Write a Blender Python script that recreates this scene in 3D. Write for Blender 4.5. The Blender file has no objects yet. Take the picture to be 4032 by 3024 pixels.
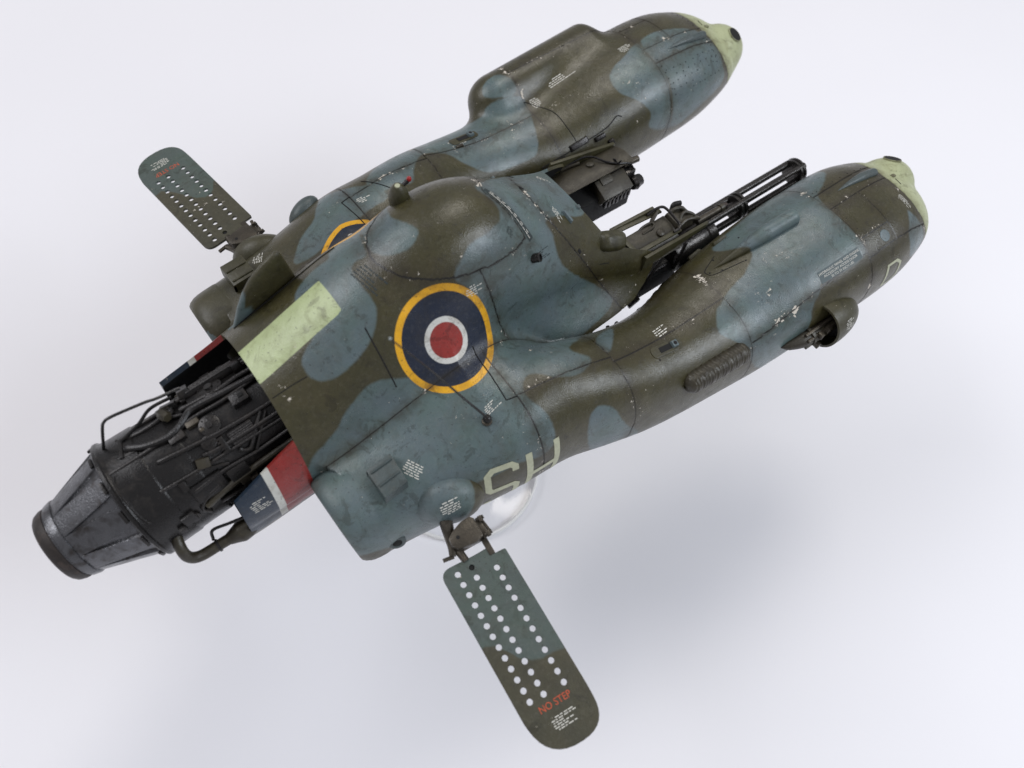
import bpy, bmesh, math, random
import numpy as np
from mathutils import Matrix, Vector

# ------------------------------------------------------------------ scene, camera, light
SC = bpy.context.scene
COL = SC.collection
# ship frame: x forward, y to port, z up, in centimetres; the craft floats 10 cm above the white sheet
CM = 0.01
RX = np.array([[0.79363882, -0.49381148, 0.35536972],
               [-0.60359564, -0.71227807, 0.35823491],
               [0.07622155, -0.49880875, -0.86335399]])
CAM = np.array([-4.5, -10.0, 18.5])
LIFT = 10.0
cam_data = bpy.data.cameras.new('camera')
cam = bpy.data.objects.new('camera', cam_data)
COL.objects.link(cam)
m = Matrix.Identity(4)
for i in range(3):
    m[i][0] = RX[i, 0]; m[i][1] = -RX[i, 1]; m[i][2] = -RX[i, 2]
    m[i][3] = (CAM[i] + (LIFT if i == 2 else 0)) * CM
cam.matrix_world = m
cam_data.sensor_fit = 'HORIZONTAL'
cam_data.sensor_width = 36.0
cam_data.lens = 3145.0 / 4032.0 * 36.0
cam_data.clip_start = 0.005
cam_data.clip_end = 50.0
cam_data.dof.use_dof = True
cam_data.dof.focus_distance = 0.212
cam_data.dof.aperture_fstop = 15.0
SC.camera = cam

W = bpy.data.worlds.new('World')
SC.world = W
W.use_nodes = True
W.node_tree.nodes['Background'].inputs[0].default_value = (0.955, 0.945, 1.0, 1)
W.node_tree.nodes['Background'].inputs[1].default_value = 0.36

def area_light(name, direction, dist, sx, sy, power, color, target=(0.045, 0.0, 0.09)):
    d = Vector(direction).normalized()
    l = bpy.data.lights.new(name, 'AREA')
    l.shape = 'RECTANGLE'; l.size = sx; l.size_y = sy; l.energy = power; l.color = color
    o = bpy.data.objects.new(name, l)
    COL.objects.link(o)
    o.location = Vector(target) + d * dist
    o.rotation_euler = d.to_track_quat('Z', 'Y').to_euler()
    return o
area_light('window_light', (0.39, 0.29, 0.87), 1.3, 0.36, 0.36, 3.2, (1.0, 0.95, 0.88))
area_light('sky_window_light', (0.50, -0.58, 0.66), 1.0, 0.46, 0.36, 4.4, (0.86, 0.92, 1.0))
area_light('room_light', (-0.52, 0.48, 0.72), 1.8, 0.95, 0.80, 12.0, (0.96, 0.96, 1.0))

SC.render.engine = 'CYCLES'
SC.view_settings.view_transform = 'Standard'
SC.view_settings.look = 'None'
SC.view_settings.gamma = 1.0
SC.view_settings.use_curve_mapping = False
SC.view_settings.exposure = 0.22
SC.render.resolution_x = 1024
SC.render.resolution_y = 768

rnd = random.Random(7)

# ------------------------------------------------------------------ node helpers
class NT:
    def __init__(self, name):
        self.m = bpy.data.materials.new(name)
        self.m.use_nodes = True
        self.t = self.m.node_tree
        self.b = self.t.nodes['Principled BSDF']
        self._tc = None
    def n(self, typ, **kw):
        o = self.t.nodes.new(typ)
        for k, v in kw.items():
            setattr(o, k, v)
        return o
    def put(self, sock, v):
        if isinstance(v, bpy.types.NodeSocket):
            self.t.links.new(v, sock)
        elif v is not None:
            if isinstance(v, (tuple, list)) and len(v) == 3 and sock.type == 'RGBA':
                v = (*v, 1)
            sock.default_value = v
    def math(self, op, a, b=None, c=None, clamp=False):
        o = self.n('ShaderNodeMath', operation=op, use_clamp=clamp)
        self.put(o.inputs[0], a)
        if b is not None: self.put(o.inputs[1], b)
        if c is not None: self.put(o.inputs[2], c)
        return o.outputs[0]
    def ramp(self, v, a, b, lo=0.0, hi=1.0):
        o = self.n('ShaderNodeMapRange')
        o.clamp = True
        self.put(o.inputs[0], v)
        for i, x in enumerate((a, b, lo, hi)):
            self.put(o.inputs[i + 1], x)
        return o.outputs[0]
    def mix(self, f, a, b, mode='MIX'):
        o = self.n('ShaderNodeMix', data_type='RGBA', blend_type=mode)
        self.put(o.inputs[0], f); self.put(o.inputs[6], a); self.put(o.inputs[7], b)
        return o.outputs[2]
    def co(self):
        if self._tc is None:
            self._tc = self.n('ShaderNodeTexCoord').outputs['Object']
        return self._tc
    def noise(self, scale, detail=3, rough=0.55, dist=0.0, col=False):
        o = self.n('ShaderNodeTexNoise')
        self.put(o.inputs['Vector'], self.co())
        o.inputs['Scale'].default_value = scale
        o.inputs['Detail'].default_value = detail
        o.inputs['Roughness'].default_value = rough
        o.inputs['Distortion'].default_value = dist
        return o.outputs['Color' if col else 'Fac']
    def attr(self, name):
        o = self.n('ShaderNodeAttribute', attribute_name=name)
        return o.outputs['Fac']
    def bump(self, h, strength, dist):
        o = self.n('ShaderNodeBump')
        o.inputs['Strength'].default_value = strength
        o.inputs['Distance'].default_value = dist
        self.put(o.inputs['Height'], h)
        self.put(self.b.inputs['Normal'], o.outputs[0])
    def fin(self, color, rough, metal=0.0, spec=0.5):
        self.put(self.b.inputs['Base Color'], color)
        self.put(self.b.inputs['Roughness'], rough)
        self.put(self.b.inputs['Metallic'], metal)
        self.put(self.b.inputs['Specular IOR Level'], spec)
        return self.m

OLIVE = (0.041, 0.038, 0.0155)
BLUE = (0.096, 0.130, 0.140)
PALE = (0.40, 0.47, 0.235)
BEIGE = (0.50, 0.43, 0.34)

def weather(k, col, seam=None, groove=None, chips=0.5):
    """dirt washes, fine paint chips and soft staining on a coat of paint; returns colour and chip mask"""
    big = k.noise(0.55, 5, 0.6, 0.6)
    mid = k.noise(2.6, 6, 0.65, 0.8)
    fine = k.noise(11.0, 4, 0.6)
    col = k.mix(k.ramp(big, 0.35, 0.72, 0.0, 0.40), col, k.mix(1.0, col, (0.55, 0.56, 0.52), 'MULTIPLY'))
    col = k.mix(k.ramp(mid, 0.50, 0.70, 0.0, 0.6), col, k.mix(1.0, col, (0.55, 0.50, 0.44), 'MULTIPLY'))
    col = k.mix(k.ramp(fine, 0.52, 0.80, 0.0, 0.30), col, k.mix(0.22, col, (0.42, 0.40, 0.34)))
    # worn film with hard little edges
    blot = k.noise(1.5, 7, 0.72, 1.4)
    col = k.mix(k.ramp(blot, 0.585, 0.60, 0.0, 0.52), col, k.mix(1.0, col, (0.42, 0.40, 0.36), 'MULTIPLY'))
    haze = k.noise(0.8, 5, 0.68, 1.0)
    col = k.mix(k.ramp(haze, 0.50, 0.74, 0.0, 0.42), col, k.mix(0.55, col, (0.075, 0.060, 0.036)))
    spk = k.noise(17.0, 2, 0.5)
    near = 0.0
    if seam is not None:
        near = k.ramp(seam, 0.0, 0.42, 1.0, 0.0)
        dirt = k.math('MULTIPLY', k.math('POWER', near, 1.6), k.ramp(mid, 0.30, 0.65, 0.30, 0.95))
        col = k.mix(dirt, col, k.mix(0.35, k.mix(1.0, col, (0.40, 0.35, 0.28), 'MULTIPLY'), (0.040, 0.031, 0.018)))
    patch = k.ramp(k.noise(1.1, 3, 0.6, 0.3), 0.53, 0.64, 0.0, 1.0)
    chip_n = k.noise(7.5, 7, 0.72)
    clus = k.ramp(k.noise(0.9, 3, 0.55, 0.4), 0.56, 0.72, 0.0, 1.0)
    if seam is not None:
        nearc = k.math('MULTIPLY', k.ramp(seam, 0.0, 0.22, 1.0, 0.0), patch)
    else:
        nearc = 0.0
    th = k.math('SUBTRACT', k.math('SUBTRACT', 0.705 - 0.02 * chips, k.math('MULTIPLY', nearc, 0.185)), k.math('MULTIPLY', clus, 0.095))
    chip = k.math('GREATER_THAN', chip_n, th)
    col = k.mix(chip, col, k.mix(fine, BEIGE, (0.62, 0.60, 0.54)))
    dark = k.math('GREATER_THAN', spk, 0.70)
    col = k.mix(k.math('MULTIPLY', dark, 0.75), col, (0.018, 0.016, 0.013))
    if groove is not None:
        col = k.mix(k.ramp(groove, 0.08, 0.55, 0.0, 0.95), col, (0.010, 0.009, 0.007))
    return col, chip, fine, mid

def finish(k, col, chip, fine, mid, rough=0.29):
    r = k.math('ADD', k.ramp(mid, 0.3, 0.7, rough - 0.05, rough + 0.10), k.math('MULTIPLY', chip, 0.25))
    h = k.math('ADD', k.math('ADD', k.math('MULTIPLY', k.noise(34.0, 2, 0.5), 0.9), k.math('MULTIPLY', k.noise(1.6, 2, 0.5), 3.0)), k.math('MULTIPLY', chip, -0.5))
    k.bump(h, 0.38, 0.00018)
    return k.fin(col, r, 0.0, 0.5)

def two_tone(k, base_a, base_b, attrname='camo'):
    s = k.math('ADD', k.attr(attrname), k.math('MULTIPLY', k.math('SUBTRACT', k.noise(4.0, 3), 0.5), 0.07))
    mask = k.ramp(s, -0.03, 0.03)
    a = k.mix(k.ramp(k.noise(1.7, 4), 0.35, 0.7), base_a, tuple(c * f for c, f in zip(base_a, (1.28, 1.22, 1.15))))
    b = k.mix(k.ramp(k.noise(1.3, 4), 0.35, 0.7), base_b, tuple(c * f for c, f in zip(base_b, (0.90, 1.0, 0.88))))
    return k.mix(mask, a, b)

def mat_skin():
    k = NT('camouflage_paint')
    col = two_tone(k, OLIVE, BLUE)
    sep = k.n('ShaderNodeSeparateXYZ'); k.put(sep.inputs[0], k.co())
    X, Y, Z = sep.outputs
    rd = k.math('ADD', k.attr('roundel'), k.math('MULTIPLY', k.math('SUBTRACT', k.noise(20.0, 3), 0.5), 0.012))
    for r, c in ((1.20, (0.80, 0.41, 0.012)), (1.045, (0.008, 0.015, 0.034)), (0.525, (0.66, 0.66, 0.62)), (0.40, (0.29, 0.030, 0.024))):
        col = k.mix(k.ramp(rd, r - 0.008, r + 0.008, 1.0, 0.0), col, c)
    col = k.mix(k.ramp(k.attr('stripe'), -0.008, 0.008, 1.0, 0.0), col, PALE)
    lowz = k.math('MULTIPLY', k.ramp(Z, -0.12, -0.08), k.ramp(k.math('ABSOLUTE', Y), 1.0, 1.05))
    for x0, c in ((-2.69, (0.26, 0.024, 0.020)), (-3.44, (0.60, 0.60, 0.55)), (-3.62, (0.012, 0.024, 0.042))):
        col = k.mix(k.math('MULTIPLY', k.ramp(X, x0 - 0.006, x0 + 0.006, 1.0, 0.0), lowz), col, c)
    col, chip, fine, mid = weather(k, col, k.attr('seam'), k.attr('groove'))
    return finish(k, col, chip, fine, mid)

def mat_camo_plain():
    k = NT('camouflage_plate_paint')
    col = two_tone(k, tuple(c * 0.95 for c in OLIVE), BLUE)
    col, chip, fine, mid = weather(k, col, chips=0.0)
    return finish(k, col, chip, fine, mid, 0.42)

def mat_camo_plain2():  # darker, rougher copy of the two-tone, for the paddles
    k = NT('darker_paddle_tones')
    col = two_tone(k, (0.042, 0.040, 0.022), (0.066, 0.086, 0.080))
    col, chip, fine, mid = weather(k, col, chips=0.0)
    return finish(k, col, chip, fine, mid, 0.46)

def mat_paint(name, color, chips=0.5, rough=0.40):
    k = NT(name)
    col, chip, fine, mid = weather(k, color, k.attr('seam') if name == 'nose_primer_paint' else None,
                                   k.attr('groove') if name == 'nose_primer_paint' else None, chips)
    return finish(k, col, chip, fine, mid, rough)

def mat_metal(name, color, rough, metal=0.85, warm=None, grit=0.35):
    k = NT(name)
    a = k.noise(3.0, 6, 0.65, 0.5); b = k.noise(22.0, 3, 0.6)
    col = k.mix(k.ramp(a, 0.35, 0.7), color, tuple(c * (0.7 if name.startswith('scorched') else 0.45) for c in color))
    if warm:
        col = k.mix(k.ramp(a, 0.52, 0.68, 0.0, 0.8), col, warm)
    col = k.mix(k.ramp(b, 0.60, 0.78, 0.0, grit), col, tuple(min(1, c * 2.6 + 0.012) for c in color))
    k.bump(k.math('ADD', b, k.math('MULTIPLY', a, 0.6)), 0.30, 0.00025)
    return k.fin(col, k.ramp(a, 0.3, 0.7, rough - 0.08, rough + 0.12), metal, 0.5)

def mat_flat(name, color, rough=0.6, metal=0.0):
    k = NT(name)
    c = k.mix(k.ramp(k.noise(9.0, 4), 0.4, 0.75, 0.0, 0.35), color, tuple(x * 0.5 for x in color))
    return k.fin(c, rough, metal, 0.4)

M = {}
M['skin'] = mat_skin()
M['camo'] = mat_camo_plain()
M['plate'] = mat_camo_plain2()
M['olive'] = mat_paint('olive_paint', OLIVE)
M['blue'] = mat_paint('blue_grey_paint', BLUE)
M['blue_dark'] = mat_paint('dull_blue_grey_paint', (0.055, 0.075, 0.076), 0.3)
M['primer'] = mat_paint('nose_primer_paint', (0.40, 0.43, 0.25), 0.2, 0.42)
M['engine'] = mat_metal('sooty_engine_metal', (0.014, 0.0132, 0.013), 0.27, 0.35, (0.030, 0.026, 0.023), 0.45)
M['engine2'] = mat_metal('dark_steel', (0.028, 0.026, 0.025), 0.27, 0.5, (0.036, 0.031, 0.027), 0.5)
M['nozzle'] = mat_metal('scorched_nozzle_metal', (0.13, 0.132, 0.14), 0.26, 0.8, (0.045, 0.039, 0.035), 0.05)
M['rust'] = mat_metal('burnt_ring_metal', (0.030, 0.024, 0.021), 0.50, 0.3, (0.075, 0.056, 0.047), 0.3)
M['gun'] = mat_metal('gun_metal', (0.070, 0.066, 0.062), 0.24, 0.8, None, 0.15)
M['brownmetal'] = mat_metal('brown_stained_metal', (0.042, 0.036, 0.022), 0.40, 0.1, (0.028, 0.021, 0.013), 0.35)
M['steel'] = mat_metal('worn_bronze_steel', (0.075, 0.064, 0.048), 0.36, 0.5, None, 0.4)
M['black'] = mat_flat('matt_black', (0.006, 0.006, 0.006), 0.8)
M['inside'] = mat_flat('plain_black_inside', (0.007, 0.007, 0.007), 0.75)  # plain black for the lining and bores
M['edge'] = mat_flat('bare_edge', (0.30, 0.34, 0.34), 0.45)
M['white'] = mat_flat('white_stencil_paint', (0.62, 0.61, 0.55), 0.55)
M['ink'] = mat_flat('dark_stencil_paint', (0.022, 0.032, 0.032), 0.55)
M['cream'] = mat_flat('pale_letter_paint', (0.42, 0.43, 0.30), 0.5)
M['orange'] = mat_flat('orange_red_stencil_paint', (0.50, 0.085, 0.035), 0.5)
M['red'] = mat_flat('red_lamp', (0.30, 0.010, 0.010), 0.25)
M['tan'] = mat_flat('tan_plate_paint', (0.052, 0.075, 0.078), 0.5)

# ------------------------------------------------------------------ mesh helpers
def link(o, parent=None):
    COL.objects.link(o)
    if parent is not None:
        o.parent = parent
    return o

def mesh_obj(name, V, F, mat, parent=None, smooth=True, angle=35, normals=None, attrs=None, bevel=0.0):
    me = bpy.data.meshes.new(name)
    me.from_pydata([tuple(map(float, v)) for v in V], [], [tuple(map(int, f)) for f in F])
    me.validate()
    if bevel > 0:
        bm = bmesh.new(); bm.from_mesh(me)
        bmesh.ops.remove_doubles(bm, verts=bm.verts, dist=1e-5)
        es = [e for e in bm.edges if len(e.link_faces) == 2 and e.calc_face_angle(0) > math.radians(40)]
        bmesh.ops.bevel(bm, geom=es, offset=bevel, segments=2, profile=0.6, affect='EDGES')
        bm.to_mesh(me); bm.free()
    if smooth and len(me.polygons):
        me.polygons.foreach_set('use_smooth', [True] * len(me.polygons))
        if normals is None:
            me.set_sharp_from_angle(angle=math.radians(angle))
    if attrs:
        for k, a in attrs.items():
            at = me.attributes.new(k, 'FLOAT', 'POINT')
            at.data.foreach_set('value', np.asarray(a, dtype=np.float32))
    if normals is not None:
        me.normals_split_custom_set_from_vertices([tuple(map(float, q)) for q in normals])
    me.materials.append(mat)
    return link(bpy.data.objects.new(name, me), parent)

def unit(v):
    v = np.asarray(v, float)
    return v / np.linalg.norm(v)

def frame(axis, hint=(0, 0, 1)):
    a = unit(axis); h = np.asarray(hint, float)
    if abs(a @ unit(h)) > 0.95:
        h = np.array([1.0, 0, 0])
    u = unit(np.cross(h, a)); v = np.cross(a, u)
    return a, u, v

class MB:
    """collects shapes for ONE part"""
    def __init__(self):
        self.V = []; self.F = []
    def add(self, V, F):
        o = len(self.V)
        self.V += [tuple(map(float, v)) for v in V]
        self.F += [tuple(i + o for i in f) for f in F]
        return self
    def box(self, c, size, X=(1, 0, 0), Y=(0, 1, 0), Z=(0, 0, 1), taper=1.0):
        c = np.asarray(c, float); X, Y, Z = (np.asarray(q, float) for q in (X, Y, Z))
        V = []
        for sz in (-1, 1):
            t = taper if sz > 0 else 1.0
            for sx, sy in ((-1, -1), (1, -1), (1, 1), (-1, 1)):
                V.append(c + X * sx * size[0] / 2 * t + Y * sy * size[1] / 2 * t + Z * sz * size[2] / 2)
        return self.add(V, [(3, 2, 1, 0), (4, 5, 6, 7), (0, 1, 5, 4), (1, 2, 6, 5), (2, 3, 7, 6), (3, 0, 4, 7)])
    def lathe(self, p0, axis, prof, n=24, hint=(0, 0, 1), caps=True):
        a, u, v = frame(axis, hint); p0 = np.asarray(p0, float)
        V = []
        for s, r in prof:
            for i in range(n):
                t = 2 * math.pi * i / n
                V.append(p0 + a * s + (u * math.cos(t) + v * math.sin(t)) * r)
        F = []
        for j in range(len(prof) - 1):
            for i in range(n):
                F.append((j * n + i, j * n + (i + 1) % n, (j + 1) * n + (i + 1) % n, (j + 1) * n + i))
        if caps:
            F.append(tuple(range(n - 1, -1, -1)))
            F.append(tuple((len(prof) - 1) * n + i for i in range(n)))
        return self.add(V, F)
    def cyl(self, p0, p1, r0, r1=None, n=16):
        p0 = np.asarray(p0, float); p1 = np.asarray(p1, float)
        r1 = r0 if r1 is None else r1
        return self.lathe(p0, p1 - p0, [(0, r0), (float(np.linalg.norm(p1 - p0)), r1)], n)
    def ell(self, c, r, X=(1, 0, 0), Y=(0, 1, 0), Z=(0, 0, 1), nu=24, nv=14, power=1.0):
        c = np.asarray(c, float); X, Y, Z = (np.asarray(q, float) for q in (X, Y, Z))
        V = [c - Z * r[2]]
        for j in range(1, nv):
            f = -math.pi / 2 + math.pi * j / nv
            for i in range(nu):
                t = 2 * math.pi * i / nu
                V.append(c + X * r[0] * math.cos(f) * math.cos(t) + Y * r[1] * math.cos(f) * math.sin(t) + Z * r[2] * math.sin(f))
        V.append(c + Z * r[2])
        F = [(0, 1 + (i + 1) % nu, 1 + i) for i in range(nu)]
        for j in range(nv - 2):
            for i in range(nu):
                a = 1 + j * nu
                F.append((a + i, a + (i + 1) % nu, a + nu + (i + 1) % nu, a + nu + i))
        e = len(V) - 1; a = 1 + (nv - 2) * nu
        F += [(a + i, a + (i + 1) % nu, e) for i in range(nu)]
        return self.add(V, F)
    def tube(self, path, r, n=8, sub=1):
        P = np.asarray(path, float)
        if sub > 1:
            P = catmull(P, sub)
        R = np.full(len(P), r) if np.isscalar(r) else np.interp(np.linspace(0, 1, len(P)), np.linspace(0, 1, len(r)), r)
        T = np.gradient(P, axis=0)
        T /= np.linalg.norm(T, axis=1)[:, None] + 1e-12
        a, u, v = frame(T[0])
        V = []
        for p, t, rr in zip(P, T, R):
            u = u - t * (u @ t); u = unit(u); v = np.cross(t, u)
            for i in range(n):
                q = 2 * math.pi * i / n
                V.append(p + (u * math.cos(q) + v * math.sin(q)) * rr)
        F = []
        for j in range(len(P) - 1):
            for i in range(n):
                F.append((j * n + i, j * n + (i + 1) % n, (j + 1) * n + (i + 1) % n, (j + 1) * n + i))
        F.append(tuple(range(n - 1, -1, -1))); F.append(tuple((len(P) - 1) * n + i for i in range(n)))
        return self.add(V, F)
    def prism(self, poly, ext):
        """poly: ring of 3D points; ext: extrusion vector"""
        P = [np.asarray(p, float) for p in poly]; e = np.asarray(ext, float); n = len(P)
        V = P + [p + e for p in P]
        F = [tuple(range(n - 1, -1, -1)), tuple(range(n, 2 * n))]
        F += [(i, (i + 1) % n, n + (i + 1) % n, n + i) for i in range(n)]
        return self.add(V, F)
    def build(self, name, mat, parent, bevel=0.0, angle=35, attrs=None, smooth=True):
        me = bpy.data.meshes.new('tmp')
        me.from_pydata(self.V, [], self.F)
        bm = bmesh.new(); bm.from_mesh(me)
        bmesh.ops.recalc_face_normals(bm, faces=bm.faces)
        bm.faces.ensure_lookup_table()
        F = [tuple(v.index for v in f.verts) for f in bm.faces]
        bm.free(); bpy.data.meshes.remove(me)
        return mesh_obj(name, self.V, F, mat, parent, smooth, angle, None, attrs, bevel)

def catmull(P, sub):
    P = np.asarray(P, float)
    Q = np.vstack([2 * P[0] - P[1], P, 2 * P[-1] - P[-2]])
    out = []
    for i in range(1, len(Q) - 2):
        for t in np.linspace(0, 1, sub, endpoint=False):
            out.append(0.5 * (2 * Q[i] + (Q[i + 1] - Q[i - 1]) * t + (2 * Q[i - 1] - 5 * Q[i] + 4 * Q[i + 1] - Q[i + 2]) * t * t
                              + (3 * Q[i] - Q[i - 1] - 3 * Q[i + 1] + Q[i + 2]) * t ** 3))
    out.append(Q[-2])
    return np.array(out)

# ------------------------------------------------------------------ shape of the skin (implicit surface)
def spl(kx,ky,n=600):
    """Catmull-Rom style table"""
    kx=np.array(kx,float);ky=np.array(ky,float)
    m=np.gradient(ky,kx)
    # monotone limiter
    d=np.diff(ky)/np.diff(kx)
    for i in range(1,len(kx)-1):
        if d[i-1]*d[i]<=0:m[i]=0
    xs=np.linspace(kx[0],kx[-1],n)
    i=np.clip(np.searchsorted(kx,xs)-1,0,len(kx)-2)
    h=kx[i+1]-kx[i];t=(xs-kx[i])/h
    ys=(2*t**3-3*t**2+1)*ky[i]+(t**3-2*t**2+t)*h*m[i]+(-2*t**3+3*t**2)*ky[i+1]+(t**3-t**2)*h*m[i+1]
    return xs,ys
def ev(tab,x): return np.interp(x,tab[0],tab[1])
def smin(a,b,k):
    h=np.clip(.5+.5*(b-a)/k,0,1)
    return b*(1-h)+a*h-k*h*(1-h)
# boom profile
BX=[-6,-2.9,-1.7,0,1.75,3,4.2,5.5,7,9,11,13,15,16.2,17,17.5]
B_yc=spl(BX,[3.05,3.05,3.1,3.25,3.42,3.5,3.8,4.04,4.12,4.02,4.08,4.15,4.16,4.15,4.1,4.1])
B_top=spl(BX,[1.5,1.6,1.72,2.05,2.42,2.48,2.28,1.88,1.66,1.74,2.2,2.44,2.33,1.9,1.3,.85])
B_bot=spl(BX,[-1.3,-1.3,-1.25,-1.1,-1,-1.15,-1.32,-1.42,-1.54,-1.56,-1.16,-.9,-.5,-.1,.2,.55])
B_ry=spl(BX,[1.15,1.15,1.2,1.38,1.5,1.48,1.42,1.41,1.47,1.77,1.92,1.98,1.87,1.48,.9,.3])
B_n=spl(BX,[2.3,2.3,2.2,2.1,2.1,2.1,2.15,2.25,2.35,2.4,2.4,2.4,2.25,2.1,2,2])
def boom(x,ay,z):
    xc=np.clip(x,-6,17.5)
    yc=ev(B_yc,xc);t=ev(B_top,xc);b=ev(B_bot,xc);ry=ev(B_ry,xc);n=ev(B_n,xc)
    zc=(t+b)/2;rz=(t-b)/2
    u=np.abs(ay-yc)/ry;v=np.abs(z-zc)/rz
    g=(u**n+v**n+1e-9)**(1/n)
    d=(g-1)*np.minimum(ry,rz)
    return np.maximum(np.maximum(d,x-17.5),-2.2-x)
# hull tube
HX=[-6,-4.4,-2.7,-1,0,1.5,2.5,4,5,6.3,8,10]
H_top=spl(HX,[1.9,2.45,3.1,3.9,4.35,4.75,4.8,4.55,4.15,3.5,2.7,1.8])
H_zc=spl(HX,[.2,.6,.88,1.9,2.5,2.8,2.8,2.5,2.1,1.75,1.3,1])
H_r=spl(HX,[2.1,2.15,2.22,2.0,1.85,1.75,1.75,1.75,1.75,1.78,2.1,2.1])
H_low=spl(HX,[2.1,2.1,2.0,1.9,1.9,1.9,2.0,2.5,2.85,2.85,2.5,2.0])   # half width at mid low
def hull(x,ay,z):
    xc=np.clip(x,-6,10)
    t=ev(H_top,xc);zc=ev(H_zc,xc);r=ev(H_r,xc);lw=ev(H_low,xc)
    up=np.sqrt((ay/r)**2+(np.maximum(z-zc,0)/(t-zc))**2)
    # lower body: width grows from r at zc to lw at z=.5, closes at -1.6
    s=np.clip((zc-z)/(zc-.3),0,1)
    w=r+(lw-r)*s*s*(3-2*s)
    dz=np.maximum(.3-z,0)/1.9
    lo=np.sqrt((ay/w)**2+dz**2)
    g=np.where(z>zc,up,lo)
    return np.maximum((g-1)*r*.9,x-8.6)
DC=(2.6,0,3.75);DR=(1.8,1.4,1.4)
def dome(x,ay,z):
    g=np.sqrt(((x-DC[0])/DR[0])**2+(ay/DR[1])**2+((z-DC[2])/DR[2])**2)
    return (g-1)*1.5
def blister(x,y,z):
    # long rounded fairing on the outboard side of the port pod
    t=np.clip((x-8.3)/(11.9-8.3),0,1)
    cy=5.45+.2*t;cz=1.45+.2*t
    ex=np.where(x<8.3,(x-8.3)/.95,np.where(x>11.9,(x-11.9)/.62,0))
    g=np.sqrt(ex**2+((y-cy)/.82)**2+((z-cz)/.82)**2)
    return (g-1)*.62
def hull_all(x,ay,z):
    return smin(hull(x,ay,z),dome(x,ay,z),.6)
def boom_all(x,y,z):
    ay=np.abs(y)
    b=boom(x,ay,z)
    nb=(np.sqrt(((x-16.28)/1.08)**2+((ay-3.72)/.88)**2+((z-1.1)/.86)**2)-1)*.86
    return smin(smin(b,nb,.10),blister(x,y,z),.45)
def skin(p):
    x,y,z=p[...,0],p[...,1],p[...,2]
    k=np.interp(x,[-3,-2,-1,0,1.3,2.3,3.2,4.2,5],[.3,.7,1.3,1.9,2.2,1.7,.9,.25,.03])
    return smin(hull_all(x,np.abs(y),z),boom_all(x,y,z),k)

def skin_normal(P, e=0.02):
    g = np.stack([skin(P + np.eye(3)[i] * e) - skin(P - np.eye(3)[i] * e) for i in range(3)], -1)
    return g / (np.linalg.norm(g, axis=-1, keepdims=True) + 1e-12)

def to_skin(P, it=4):
    P = np.array(P, float)
    for _ in range(it):
        d = skin(P)
        g = np.stack([skin(P + np.eye(3)[i] * 0.01) - skin(P - np.eye(3)[i] * 0.01) for i in range(3)], -1) / 0.02
        P = P - g * (np.clip(d, -0.1, 0.1) / (np.sum(g * g, -1) + 1e-6))[..., None]
    return P

def surface_nets(lo, hi, h):
    ax = [np.arange(lo[i], hi[i] + h / 2, h) for i in range(3)]
    nx, ny, nz = map(len, ax)
    F = np.empty((nx, ny, nz), np.float32)
    Yg, Zg = np.meshgrid(ax[1], ax[2], indexing='ij')
    for i in range(0, nx, 16):
        xs = ax[0][i:i + 16]
        P = np.empty((len(xs), ny, nz, 3))
        P[..., 0] = xs[:, None, None]; P[..., 1] = Yg; P[..., 2] = Zg
        F[i:i + 16] = skin(P)
    S = F < 0
    acc = np.zeros((nx - 1, ny - 1, nz - 1, 3), np.float32); cnt = np.zeros((nx - 1, ny - 1, nz - 1), np.float32)
    def sl(a, di, dj, dk):
        return a[di:nx - 1 + di, dj:ny - 1 + dj, dk:nz - 1 + dk]
    corners = [(i, j, k) for i in (0, 1) for j in (0, 1) for k in (0, 1)]
    for a in corners:
        for d in range(3):
            if a[d] == 1:
                continue
            b = list(a); b[d] = 1
            fa, fb = sl(F, *a), sl(F, *b)
            msk = sl(S, *a) != sl(S, *b)
            t = np.where(msk, fa / np.where(msk, fa - fb, 1), 0)
            for c in range(3):
                acc[..., c] += np.where(msk, (a[c] + t) if c == d else a[c], 0)
            cnt += msk
    act = cnt > 0
    idx = -np.ones(act.shape, np.int64); idx[act] = np.arange(act.sum())
    g = np.argwhere(act)
    V = np.array(lo) + (g + acc[act] / cnt[act][:, None]) * h
    quads = []
    m = (S[:-1] != S[1:])[:, 1:-1, 1:-1]
    i, j, k = np.nonzero(m); j += 1; k += 1
    q = np.stack([idx[i, j - 1, k - 1], idx[i, j, k - 1], idx[i, j, k], idx[i, j - 1, k]], 1)
    f = S[i, j, k]; q[~f] = q[~f][:, ::-1]; quads.append(q)
    m = (S[:, :-1] != S[:, 1:])[1:-1, :, 1:-1]
    i, j, k = np.nonzero(m); i += 1; k += 1
    q = np.stack([idx[i - 1, j, k - 1], idx[i - 1, j, k], idx[i, j, k], idx[i, j, k - 1]], 1)
    f = S[i, j, k]; q[~f] = q[~f][:, ::-1]; quads.append(q)
    m = (S[:, :, :-1] != S[:, :, 1:])[1:-1, 1:-1, :]
    i, j, k = np.nonzero(m); i += 1; j += 1
    q = np.stack([idx[i - 1, j - 1, k], idx[i, j - 1, k], idx[i, j, k], idx[i - 1, j, k]], 1)
    f = S[i, j, k]; q[~f] = q[~f][:, ::-1]; quads.append(q)
    return V, np.vstack(quads)

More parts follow.
